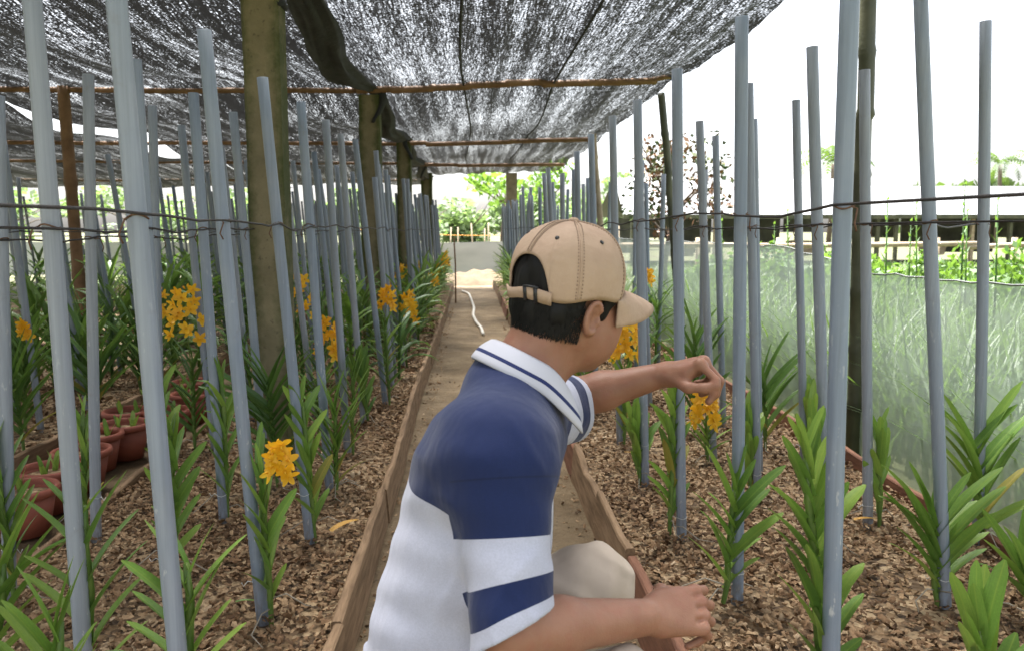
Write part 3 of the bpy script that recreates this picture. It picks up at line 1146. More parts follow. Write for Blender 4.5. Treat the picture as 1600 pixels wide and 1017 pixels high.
px_orchid('slim leafy orchid close behind the raised knee', 3.16, 1000, 988, 660, 16, .14, 45, .7, wid=1.1)
px_orchid('flowering orchid with yellow blooms under the reaching hand', 3.44, 1106, 1102, 660, 11, .16, 5, 1.8, (1102, 636), wid=.7, nf=15, spread=.072)
px_orchid('narrow upright orchid on the pole right of the yellow blooms', 2.98, 1172, 1166, 650, 15, .14, 50, .6, wid=1.1)
px_orchid('upright orchid in the middle row left of the thick pole', 3.4, 1265, 1266, 615, 14, .14, 55, .3)
px_orchid('small upright orchid at the foot of the bamboo post', 2.64, 1374, 1374, 665, 10, .125, 55, .5, roots=4)
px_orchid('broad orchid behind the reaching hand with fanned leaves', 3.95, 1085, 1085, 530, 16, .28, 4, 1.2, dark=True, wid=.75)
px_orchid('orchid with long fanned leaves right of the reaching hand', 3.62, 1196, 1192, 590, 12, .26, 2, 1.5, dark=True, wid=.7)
px_orchid('flowering orchid with a yellow spray in front of the man\'s face', 3.74, 975, 976, 585, 14, .15, 20, 1.0, (980, 534), nf=16, spread=.085)
px_orchid('orchid with a small yellow bloom beside the cap brim', 4.75, 1003, 1004, 480, 12, .16, 30, 1.0, (1012, 432), dark=True, nf=4, spread=.03)
# left bed
px_orchid('orchid with big upright leaves in the bottom left corner', 1.42, 78, 88, 975, 10, .185, 18, .5, wid=1.15)
px_orchid('orchid with curved leaves on the second thick pole from the left', 1.64, 140, 134, 790, 9, .165, 14, 1.6, wid=1.1)
px_orchid('orchid with long arching leaves at the left edge', 1.80, -8, 4, 880, 10, .25, 3, 1.6, wid=.75)
px_orchid('orchid with drooping leaves at the foot of the thickest left pole', 1.47, 300, 292, 880, 11, .165, 14, 1.5, wid=1.1)
px_orchid('low orchid with a yellow bloom in the left foreground', 2.04, 424, 404, 715, 12, .135, 48, .5, (437, 718), wid=1.2, nf=11, spread=.040, fs=.046)
px_orchid('stout upright orchid between the two thickest left poles', 2.38, 274, 267, 680, 13, .14, 60, .4, wid=1.2)
px_orchid('slender orchid on the pole third from the camera by the path', 2.61, 492, 470, 625, 15, .13, 60, .3, wid=1.15)
px_orchid('bushy orchid with wide leaves by the path edge', 3.05, 526, 522, 640, 15, .19, 8, .9, roots=4)
px_orchid('upright orchid in front of the mossy pillar', 2.81, 356, 346, 590, 14, .15, 50, .4)
px_orchid('dark orchid with long drooping leaves at the base of the mossy pillar', 3.2, 434, 418, 590, 20, .30, 3, 1.9, dark=True, wid=.62)
px_orchid('small orchid behind the second pole from the left', 2.75, 132, 130, 640, 11, .13, 60, .4)
px_orchid('flowering orchid with hanging yellow sprays left of the mossy pillar', 3.75, 305, 300, 560, 16, .22, 8, 1.5, (292, 490), dark=True, wid=.7, nf=14, spread=.11)
px_orchid('orchid with a yellow bloom right behind the thickest left pole', 4.6, 252, 250, 500, 14, .22, 8, 1.3, (249, 472), dark=True, wid=.7, nf=7, spread=.06)
px_orchid('orchid with a small yellow bloom near the left edge', 4.2, 40, 40, 540, 16, .22, 5, 1.5, (38, 515), dark=True, wid=.7, nf=5, spread=.03)
px_orchid('flowering orchid with a tall yellow spray right of the mossy pillar', 4.05, 500, 496, 600, 14, .18, 15, 1.1, (515, 528), nf=13, spread=.085)
px_orchid('orchid with yellow blooms close behind the mossy pillar', 4.9, 475, 470, 520, 14, .18, 15, 1.2, (468, 462), dark=True, nf=12, spread=.12)
px_orchid('orchid with one yellow spray midway along the left path edge', 5.1, 598, 604, 500, 14, .19, 15, .8, (605, 466), nf=8, spread=.06)

# procedural ones, one at each remaining pole
def far_foliage(seed, n, style, mat):
    rs = random.Random(seed)
    m = MB()
    m.tube([(0, 0, -.05), (0, 0, 1)], [.02, .016], 5)
    for k in range(n):
        t = .1 + .9 * k / (n - 1)
        a0 = 80 - 14 * (1 - t) + rs.gauss(0, 5)
        a1 = (60 if t > .75 else 30 if t > .35 else 0) - 22 * style + rs.gauss(0, 12)
        az = (math.pi if k % 2 else 0) + rs.gauss(0, .3)
        L = rs.uniform(.45, .62)
        ca, sa = math.cos(az), math.sin(az)
        p = Vector((0, 0, t * .9))
        b = len(m.v)
        for i in range(6):
            u = i / 5
            a = R(a0 + (a1 - a0) * u)
            if i:
                p = p + Vector((math.cos(a) * ca, math.cos(a) * sa, math.sin(a))) * (L / 5)
            w = .038 * (1 if u < .7 else math.sqrt(max(.02, 1 - ((u - .7) / .31) ** 2)))
            m.v.append(tuple(p + Vector((-sa, ca, 0)) * -w + Vector((0, 0, w * .4))))
            m.v.append(tuple(p))
            m.v.append(tuple(p + Vector((-sa, ca, 0)) * w + Vector((0, 0, w * .4))))
        for i in range(5):
            for j in range(2):
                q = b + i * 3 + j
                m.f.append((q, q + 1, q + 4, q + 3))
    return m.mesh('foliage', mat)


EXTRA = {'L1c': (4.1, 8.5), 'L2a': (3.8, 9.0), 'L2b': (4.2, 9.5), 'L2c': (4.8, 8)}
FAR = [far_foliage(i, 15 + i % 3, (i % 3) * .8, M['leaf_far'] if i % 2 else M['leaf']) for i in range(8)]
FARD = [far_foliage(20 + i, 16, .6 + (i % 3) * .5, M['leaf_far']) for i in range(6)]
cnt = {}
for row, lst in POLES.items():
    spots = [e[:4] for e in lst]
    if row in EXTRA:
        y_ = EXTRA[row][0]
        while y_ < EXTRA[row][1]:
            v_ = Vector((ROWX[row] + random.gauss(.12, .04), y_, 0))
            spots.append((y_, None, v_, v_))
            y_ += random.uniform(.5, .7)
    spots.sort(key=lambda e: e[0])
    for i, (d, o, b, t) in enumerate(spots):
        bx = b.x + (0.03 if row[0] == 'L' else -.03)
        if any(abs(px_ - bx) < .20 and abs(py_ - b.y) < .22 for px_, py_ in PLANTS):
            continue
        p = Vector((bx, b.y - .03, 0))
        u = to_px(p + Vector((0, 0, .3)))[0]
        if u < -140 or u > 1740:
            continue
        cnt[row] = cnt.get(row, 0) + 1
        c = cnt[row]
        h = random.uniform(.34, .50) if row[1] == '1' else random.uniform(.32, .46)
        if d < 5.3 and row[:2] in ('L1', 'R1', 'L2'):
            if row[:2] == 'L2':
                r = orchid(p, p + Vector((random.gauss(0, .03), 0, h)), 18, .33, R(random.uniform(-25, 25)), 1.3, True, .62, 1)
            else:
                r = orchid(p, p + Vector((random.gauss(-.02, .02), 0, h)), 15, .16, R(random.choice((10, 50, 70))), .6, d > 4.2, 1.05, 2)
            lab = 'leafy orchid, %s plain one in the %s' % (ORD[c - 1], ROWTXT[row])
        else:
            r = empty('orchid_plant', p)
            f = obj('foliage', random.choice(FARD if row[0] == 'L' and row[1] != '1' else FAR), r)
            s = h * random.uniform(.95, 1.2) * (1.35 if row[0] == 'L' and row[1] != '1' else 1.1)
            f.scale = (s, s, s)
            f.rotation_euler = (random.gauss(0, .06), random.gauss(0, .06), random.uniform(-.7, .7) + (math.pi if random.random() < .5 else 0))
            lab = 'small distant orchid in the ' + ROWTXT[row]
        tag(r, lab, 'orchid', 'orchid plants of the ' + ROWTXT[row])
        # scattered blooms far down the rows
        if row in ('L1a', 'L1b') and d > 5.6 and random.random() < .30 or (row == 'R1a' and 9 < d < 13 and random.random() < .25):
            add_spray(r, (0, 0, h * .7), (random.gauss(.04, .03), -.05, h + .06), 6, .07, .055)
            r['label'] = 'far orchid with yellow bloom in the %s' % ROWTXT[row]

# fallen leaves on the litter
for px, py, az, lab in ((518, 830, 1.0, 'long orange dead leaf by the left path edge'), (1335, 812, .1, 'orange dead leaf at the foot of the thick right pole'),
                        (975, 706, -.5, 'small orange dead leaf behind the raised knee'), (368, 940, 0.2, 'small green fallen leaf in the left bed')):
    p = on_z(px, py, .03)
    o = obj('fallen_leaf', leaf_mesh('fallen_leaf', 12, -14, M['leaf'] if 'green' in lab else M['dry_leaf'], .2), None, p)
    s = .05 if 'small' in lab else .14 if 'long' in lab else .09
    o.scale = (s, s, s)
    o.rotation_euler = (0, 0, az)
    tag(o, lab, 'leaf')

# ================================================================== pots
def pot(loc, label, rad=.115):
    root = tag(empty('plant_pot', loc), label, 'pot', 'terracotta pots between the beds')
    n = 28
    ring = lambda r, z: [(r * math.cos(2 * math.pi * j / n), r * math.sin(2 * math.pi * j / n), z) for j in range(n)]
    MB().grid([ring(rad * .70, 0), ring(rad * .95, .155), ring(rad * .90, .155), ring(rad * .86, .12)], True, True).build('body', M['terracotta'], root)
    MB().grid([ring(rad * .955, .150), ring(rad * 1.08, .152), ring(rad * 1.10, .168), ring(rad * 1.06, .180), ring(rad * .94, .180), ring(rad * .92, .150)], True).build('rim', M['terracotta'], root)
    MB().grid([ring(.001, .152), ring(rad * .5, .150), ring(rad * .93, .145)], True).build('litter', M['bed'], root)
    for k in range(random.choice((2, 3))):
        a = random.uniform(0, 6.28)
        for q in range(3):
            o = obj('leaf', LEAF[0 if q else 1], root)
            o.location = (math.cos(a) * rad * .45, math.sin(a) * rad * .45, .14)
            s = random.uniform(.06, .11)
            o.scale = (s, s * 1.3, s)
            o.rotation_euler = (0, 0, a + q * 2.2)
    return root


POTS = [(37, 776, 3.02, 'terracotta pot cut by the left edge, nearest of the pots'), (78, 747, 3.28, 'second nearest terracotta pot at the left'),
        (128, 716, 3.55, 'terracotta pot between the two leftmost poles'), (150, 690, 3.85, 'terracotta pot right of the long plank end'),
        (196, 676, 4.05, 'terracotta pot just left of the thickest pole'), (190, 655, 4.35, 'far terracotta pot left of the thickest pole'),
        (262, 650, 4.35, 'terracotta pot just right of the thickest pole'), (300, 640, 4.8, 'terracotta pot behind the upright orchid right of the thickest pole'),
        (300, 620, 5.2, 'farthest terracotta pot beside the left bed edge')]
for px, py, d, lab in POTS:
    p = at_depth(px, py, d)
    p.x = max(L2_IN + .14, min(L_OUT - .16, p.x))
    p.z = Z_PATH + .005
    pot(p, lab)

# ================================================================== path things
hp = [on_z(x, y, Z_PATH + .025) for x, y in ((722, 455), (733, 459), (737, 470), (741, 481), (739, 492), (744, 503), (752, 512), (755, 522))]
sm = []
for i in range(len(hp) - 1):
    for k in range(4):
        sm.append(hp[i].lerp(hp[i + 1], k / 4))
sm.append(hp[-1])
sm = [sm[0]] + [(sm[i - 1] + sm[i] * 2 + sm[i + 1]) / 4 for i in range(1, len(sm) - 1)] + [sm[-1]]
tag(MB().tube(sm, .019, 8).build('garden_hose', M['hose']), 'white hose winding along the far part of the path', 'hose')
s0 = on_z(712, 462, 0)
tag(MB().tube([(0, 0, -.12), (.0, 0, .5), (-.02, 0, .92)], .014, 6).build('thin_stake', M['bamboo'], None, True, s0), 'thin brown stick at the far end of the left edging', 'stake')
V = []
nx, ny = 40, 26
for j in range(ny):
    for i in range(nx):
        x, y = -1.5 + 3.1 * i / (nx - 1), 16.8 + 3.2 * j / (ny - 1)
        e = math.sin(math.pi * i / (nx - 1)) ** .6 * math.sin(math.pi * j / (ny - 1)) ** .6
        V.append((x, y, Z_GROUND - .02 + .24 * e * (1 + .35 * math.sin(x * 5 + y * 3) * math.cos(y * 4)) * (1 + .1 * math.sin(17 * x))))
i = np.arange(nx * ny).reshape(ny, nx)
Fq = np.stack([i[:-1, :-1], i[:-1, 1:], i[1:, 1:], i[1:, :-1]], -1).reshape(-1, 4)
tag(obj('sand_heap', np_mesh('sand_heap', np.array(V), Fq, M['sand'])), 'low heap of pale sand closing the far end of the path', 'sand heap')

# ================================================================== mesh fences
def mesh_fence(name, label, pts, ztop, mat, step=.12, nz=14):
    P = [Vector(p) for p in pts]
    line = []
    for a, b in zip(P, P[1:]):
        n = max(2, int((b - a).length / step))
        for k in range(n):
            line.append(a.lerp(b, k / n))
    line.append(P[-1])
    V = []
    for k, p in enumerate(line):
        zt = ztop(p.y if abs(P[0].x - P[-1].x) < 3 else p.x) + random.gauss(0, .004)
        for j in range(nz):
            t = j / (nz - 1)
            w = .025 * math.sin(k * .45 + t * 2) * (1 - abs(2 * t - 1)) + .012 * math.sin(k * 1.3 + t * 5)
            V.append((p.x + w, p.y + w * .4, Z_GROUND + .04 + (zt - Z_GROUND - .04) * t))
    hem = [V[k * nz + nz - 1] for k in range(len(line))]
    n = len(line)
    i = np.arange(n * nz).reshape(n, nz)
    Fq = np.stack([i[:-1, :-1], i[:-1, 1:], i[1:, 1:], i[1:, :-1]], -1).reshape(-1, 4)
    o = tag(obj(name, np_mesh(name, np.array(V), Fq, mat)), label, 'mesh fence')
    MB().tube(hem, .004, 5).build('hem', M['gauze_hem'], o)
    return o


def zt_right(y):
    return 0.825 + 0.006 * math.sin(y * 3) + .004 * math.sin(y * 7.7) + 0.10 * max(0, min(1, (y - 3.9) / 1.2))


mesh_fence('mesh_fence', 'pale see-through mesh fence along the right bed', [(1.90, .6, 0), (1.94, 3, 0), (1.99, 4.2, 0), (2.0, 6, 0), (2.0, 10, 0), (2.05, 19.5, 0)], zt_right, M['gauze'])
mesh_fence('mesh_fence', 'white mesh fence across the far end of the beds', [(2.0, 20.6, 0), (-6, 21.2, 0), (-26, 21.8, 0)],
           lambda x: .74 + .02 * math.sin(x * 2), M['gauze_far'], .5, 8)

# ------------------------------------------------------------------ grass and crops behind the mesh
def blades(name, label, cat, x0, x1, y0, y1, n, hmin, hmax, w, mat, bend=.5, seg=4):
    P = np.stack([rng.uniform(x0, x1, n), rng.uniform(y0, y1, n), np.full(n, Z_GROUND - .02)], -1)
    az = rng.uniform(0, 2 * np.pi, n)
    H = rng.uniform(hmin, hmax, n)
    B = rng.uniform(.1, bend, n) * H * 1.2
    W = w * rng.uniform(.6, 1.3, n)
    V = np.zeros((n, (seg + 1) * 2, 3))
    for i in range(seg + 1):
        t = i / seg
        out = B * t ** 2
        z = H * (t - .25 * t ** 2 * (B / H))
        ww = W * (1 - t) ** .6 * .5 + .0006
        cx, cy = P[:, 0] + np.cos(az) * out, P[:, 1] + np.sin(az) * out
        V[:, 2 * i, 0] = cx - np.sin(az) * ww
        V[:, 2 * i, 1] = cy + np.cos(az) * ww
        V[:, 2 * i, 2] = P[:, 2] + z
        V[:, 2 * i + 1, 0] = cx + np.sin(az) * ww
        V[:, 2 * i + 1, 1] = cy - np.cos(az) * ww
        V[:, 2 * i + 1, 2] = P[:, 2] + z
    f = np.array([[2 * i, 2 * i + 1, 2 * i + 3, 2 * i + 2] for i in range(seg)])
    Fq = (f[None] + (np.arange(n) * (seg + 1) * 2)[:, None, None]).reshape(-1, 4)
    return tag(obj(name, np_mesh(name, V.reshape(-1, 3), Fq, mat)), label, cat, None, 'stuff')


blades('tall_grass', 'tall green grass growing behind the pale mesh fence', 'grass', 2.1, 4.2, 1.6, 10, 7000, .45, .95, .020, M['grass'], .9)
blades('field_grass', 'green grass of the field beyond the mesh fence', 'grass', 4.0, 14, 6, 22, 9000, .2, .5, .03, M['grass'], .8)


def leafball(n, rx, rz, leaf, seed, asp=.5, fill=.45, lobes=9):
    """leaf-sized faces spread through an uneven crown made of several lobes"""
    rs = np.random.default_rng(seed)
    c = rs.normal(0, 1, (lobes, 3))
    c /= np.linalg.norm(c, axis=1)[:, None]
    c *= rs.uniform(.25, .75, (lobes, 1))
    rad = rs.uniform(.28, .5, lobes)
    k = rs.integers(0, lobes, n)
    d = rs.normal(0, 1, (n, 3))
    d /= np.linalg.norm(d, axis=1)[:, None]
    rr = rs.uniform(fill, 1, n) ** .7
    P = (c[k] + d * (rad[k] * rr)[:, None]) * np.array([rx, rx, rz])
    a = rs.normal(0, 1, (n, 3))
    a /= np.linalg.norm(a, axis=1)[:, None]
    b = np.cross(a, rs.normal(0, 1, (n, 3)))
    b /= np.linalg.norm(b, axis=1)[:, None]
    s = leaf * rs.uniform(.6, 1.4, n)[:, None]
    V = np.stack([P - a * s, P + b * s * asp, P + a * s, P - b * s * asp], 1)
    Fq = np.arange(n * 4).reshape(n, 4)
    return V.reshape(-1, 3), Fq, k, rs


CROP = [np_mesh('foliage', leafball(220, .32, .34, .040, s, .55, .2, 9)[0], Fq0, M['crop'], None, False) for s, Fq0 in ((3, np.arange(880).reshape(220, 4)), (4, np.arange(880).reshape(220, 4)), (5, np.arange(880).reshape(220, 4)))]
blades('crop_underlayer', 'leafy crop mass under the bamboo rail across the field', 'crop', 3.0, 13.5, 7.5, 12.5, 7000, .45, .8, .03, M['crop'], .7)
kk = 0
CROPROWS = {}
for y in np.arange(7.2, 11.2, .8):
    for x in np.arange(2.9 + .2 * (kk % 2), 9.6, .62):
        kk += 1
        u = to_px((x, y, .7))[0]
        if u < 1040 or u > 1650:
            continue
        r = empty('crop_bush', (x + random.gauss(0, .08), y + random.gauss(0, .1), Z_GROUND))
        f = obj('foliage', random.choice(CROP), r)
        s = random.uniform(.85, 1.2)
        f.location = (0, 0, .58 * s)
        f.scale = (s, s, s)
        f.rotation_euler = (0, 0, random.uniform(0, 6.28))
        MB().tube([(0, 0, -.02), (.01, 0, .6)], [.01, .006], 5).build('stem', M['stem'], r)
        tag(r, 'x', 'bush', 'bushes of the crop strip')
        CROPROWS.setdefault(round(float(y), 1), []).append(r)

for j, yy in enumerate(sorted(CROPROWS)):
    for i, r in enumerate(sorted(CROPROWS[yy], key=lambda o: o.location.x)):
        r['label'] = 'bright green bush, %s from the left in the %s row of the crop strip' % (ORD[i], ORD[j])
for i, (px, pt, d) in enumerate(((1236, 330, 6.5), (1300, 322, 7.0), (1385, 312, 6.0), (1437, 318, 7.2), (1503, 288, 6.2), (1512, 330, 6.3), (1560, 312, 5.8), (1215, 350, 7.5), (1132, 345, 7.5), (1420, 345, 6.9))):
    p = at_depth(px, 420, d)
    top = at_depth(px + random.uniform(-6, 6), pt, d)
    p.z = Z_GROUND
    r = empty('tall_stalk', p)
    H = top - p
    MB().tube([(0, 0, -.03), H * .5 + Vector((.01, 0, 0)), H], [.012, .009, .004], 5).build('stem', M['crop'], r)
    m = MB()
    for q in range(16):
        t = .45 + .55 * q / 15
        a = q * 2.4
        L = .11 * (1.2 - t)
        c = H * t
        w = Vector((-math.sin(a), math.cos(a), 0)) * .012
        e = c + Vector((math.cos(a) * L, math.sin(a) * L, L * 1.2))
        b = len(m.v)
        m.v.extend([tuple(c - w), tuple(c + w), tuple(e)])
        m.f.append((b, b + 1, b + 2))
    m.build('foliage', M['crop'], r)
    tag(r, 'tall thin green stalk standing above the crop, %s counted from the first' % ORD[i], 'plant', 'tall stalks in the crop')
for i, r in enumerate(sorted([o for o in col.objects if o.name.startswith('tall_stalk')], key=lambda o: to_px(o.location)[0])):
    r['label'] = 'tall thin green stalk above the crop strip, %s from the left' % ORD[i]

# rail fence
rf = tag(empty('bamboo_rail_fence', (2.6, 14, Z_GROUND)), 'bamboo rail fence on posts beyond the crop strip', 'fence')
for z in (.93, ):
    for k in range(4):
        x0, x1 = k * 3.1, (k + 1) * 3.1
        MB().tube([(x0, -.3 * k / 4, z + random.gauss(0, .02)), ((x0 + x1) / 2, 0 - .1 * k, z + random.gauss(0, .03)), (x1 + .2, -.3 * (k + 1) / 4, z + random.gauss(0, .02))], .045, 7).build('rail', M['bamboo_pale'], rf)
for k in range(9):
    MB().tube([(k * 1.45, .06, -.1), (k * 1.45 + random.gauss(0, .04), .06, 1.05 + random.uniform(0, .5) * (k % 3 == 0))], .05, 7).build('post', M['bamboo_pale'], rf)

# ------------------------------------------------------------------ sheds far right
def shed(loc, w, dep, eave, ridge, label, npost, yaw=0.0):
    root = tag(empty('open_shed', loc), label, 'shed')
    root.rotation_euler = (0, 0, yaw)
    MB().grid([[(-.4, -.4, eave), (w + .4, -.4, eave)], [(-.2, dep * .5, ridge), (w + .2, dep * .5, ridge)], [(-.4, dep + .4, eave), (w + .4, dep + .4, eave)]]).build('roof', M['white_roof'], root, False)
    MB().box((-.4, -.42, eave - .14), (w + .4, -.36, eave - .01)).build('fascia', M['bamboo_dark'], root, False)
    for k in range(npost - 1):
        x0, x1 = w * k / (npost - 1) + .08, w * (k + 1) / (npost - 1) - .08
        zlow = random.choice((.3, .6, .9, 1.15))
        MB().box((x0, dep - .1, zlow), (x1, dep, eave - .02), .02).build('hanging_sheet', M['shed_dark'], root, False)
        if k % 3 == 1:
            MB().box((x0, .6, .3), (x0 + (x1 - x0) * .6, 1.1, .3 + random.uniform(.3, .6)), .04).build('bench', M['bamboo_pale'], root, False)
    for k in range(npost):
        x = w * k / (npost - 1)
        MB().box((x - .06, -.06, -.1), (x + .06, .06, eave - .15), .01).build('post', M['bamboo_pale'] if k % 3 else M['bamboo_dark'], root, False)
    return root


shed((5.5, 27, Z_GROUND), 8.5, 5, 1.72, 3.1, 'low dark open shed with white sheet roof, left of the bamboo post', 7)
shed((15.2, 28, Z_GROUND), 14, 5, 1.75, 2.9, 'long low open shed with white sheet roof at the far right', 11)

# ------------------------------------------------------------------ trees
def tree(loc, h, rx, rz, mat, label, seed, n=1500, leaf=.2, trunk_r=.12, name='broad_tree', lobes=11, tint=None, shared=None):
    root = tag(empty(name, loc), label, 'tree')
    rs = random.Random(seed)
    zc_ = max(h - rz * .9, .3) if name != 'broad_tree' else h * .42
    m = MB()
    m.tube([(0, 0, -.2), (rs.gauss(0, .06), rs.gauss(0, .06), zc_ * .5), (rs.gauss(0, .12), rs.gauss(0, .1), zc_)], [trunk_r, trunk_r * .75, trunk_r * .5], 8)
    for k in range(7):
        a = k * 2.4 + rs.random()
        z0 = zc_ * rs.uniform(.55, 1.0)
        L = rx * rs.uniform(.55, .95)
        m.tube([(0, 0, z0), (math.cos(a) * L * .5, math.sin(a) * L * .5, z0 + rz * .35), (math.cos(a) * L, math.sin(a) * L, z0 + rz * rs.uniform(.3, .8))], [trunk_r * .4, trunk_r * .25, trunk_r * .1], 5)
    m.build('trunk', M['bark'], root)
    if shared is None:
        V, Fq, k, r2 = leafball(n, rx, rz, leaf, seed, .55, .35, lobes)
        t = None
        if tint:
            t = np.repeat(np.clip(r2.random(n) * .6 + (r2.random(lobes)[k]) * .5, 0, 1), 4)
        shared = np_mesh('crown', V, Fq, mat, t, False)
    c = obj('crown', shared, root, (0, 0, zc_ + rz * .25) if name != 'broad_tree' else (0, 0, h * .5))
    if name == 'broad_tree':
        c.scale = (1, 1, h * .55 / rz)
    return root, shared


TREES = [(-34, 46, 4.4, 5, 3.2), (-25, 44, 3.6, 4.5, 2.6), (-18.5, 47, 4.0, 4.6, 3), (-12, 43, 3.4, 4, 2.4), (-6.5, 45, 3.6, 4.0, 2.8), (-2.6, 40, 2.5, 2.2, 2.0),
         (-.2, 44, 2.9, 2.6, 2.4), (3.4, 46, 3.4, 3.2, 2.6), (8.5, 52, 5.2, 4, 2.6)]
tl = ['tree at the far left seen under the shade cloth', 'second tree from the left under the shade cloth', 'third tree from the left behind the far poles',
      'fourth tree from the left behind the far poles', 'tree behind the mossy pillar in the distance', 'small hazy tree at the left of the path end',
      'bushy tree right above the far end of the path', 'tree behind the far pole row right of the path', 'green tree top between the shed roof and the bronze shrub']
for i, (x, y, h, rx, rz) in enumerate(TREES):
    tree((x, y, Z_GROUND), h, rx, rz, M['foliage_pale'], tl[i], 30 + i, 1700, .22, .12)
tree((0.85, 21.5, Z_GROUND), 2.9, 1.2, .8, M['foliage_lime'], 'slender lime green sapling above the end of the path', 51, 330, .10, .05, 'young_tree', 9)
tree((2.3, 23, Z_GROUND), 3.0, 1.0, .9, M['foliage_lime'], 'lime green sapling behind the right pole row', 52, 300, .10, .05, 'young_tree', 9)
bp = at_depth(1050, 300, 9.5)
tree((bp.x, 9.5, Z_GROUND), 2.25, .68, .80, M['bronze'], 'shrub with bronze and green leaves behind the right poles', 61, 1300, .036, .05, 'bronze_shrub', 17, True)


def palm(loc, h, L, label, seed):
    root = tag(empty('palm_tree', loc), label, 'tree')
    rs = random.Random(seed)
    MB().tube([(0, 0, -.2), (.2, 0, h * .5), (.1, 0, h)], [.22, .16, .13], 8).build('trunk', M['bark'], root)
    for k in range(15):
        az = k * 2.4
        m = MB()
        e0 = R(rs.uniform(15, 75))
        p = Vector((.1, 0, h))
        prev = []
        for i in range(13):
            t = i / 12
            e = e0 - R(105) * t ** 1.2
            dirv = Vector((math.cos(e) * math.cos(az), math.cos(e) * math.sin(az), math.sin(e)))
            p = p + dirv * (L / 12)
            sd_ = Vector((-math.sin(az), math.cos(az), 0))
            ll = L * .30 * math.sin(math.pi * (.1 + .85 * t))
            for s in (-1, 1):
                a = p
                tip = p + sd_ * (s * ll * .8) + dirv * (ll * .4) - Vector((0, 0, ll * .5))
                b = len(m.v)
                m.v.extend([tuple(a), tuple(a + dirv * (L * .07)), tuple(tip)])
                m.f.append((b, b + 1, b + 2))
        m.build('frond', M['foliage'], root, False)
    return root


p = at_depth(1296, 330, 60)
palm((p.x, 60, Z_GROUND), 6.2, 3.2, 'palm just left of the bamboo post', 1)
p = at_depth(1556, 330, 58)
palm((p.x, 58, Z_GROUND), 6.0, 2.4, 'palm above the trees at the far right', 2)
p = at_depth(1490, 330, 62)
tree((p.x, 62, Z_GROUND), 5.6, 3.6, 1.8, M['foliage'], 'green tree above the far shed roof, left of the right-hand palm', 71, 1400, .36, .16)
p = at_depth(1580, 330, 60)
tree((p.x, 60, Z_GROUND), 5.4, 3.4, 1.8, M['foliage'], 'green tree above the far shed roof at the right edge', 72, 1400, .36, .16)

# lines and stakes beyond the far mesh
nylon_line('tape_line', 'yellow tape strung between stakes beyond the far mesh', (-3.5, 24, 1.1), (3.5, 24, 1.0), .15, .007, M['petal'], 'tape')
for i, px in enumerate((702, 716, 741, 757, 764)):
    p = at_depth(px, 380, 24.5)
    tag(MB().tube([(0, 0, -.1), (random.gauss(0, .05), 0, 1.25 + random.random() * .3)], .022, 6).build('white_stake', M['bamboo_pale'], None, True, (p.x, 24.5, Z_GROUND)),
        'pale stake beyond the far mesh, %s from the left' % ORD[i], 'stake')
nylon_line('white_line', 'thin white line stretched behind the left poles', (-7.5, 9.0, .99), (-2.0, 9.0, .99), .02, .008, M['string'], 'line')

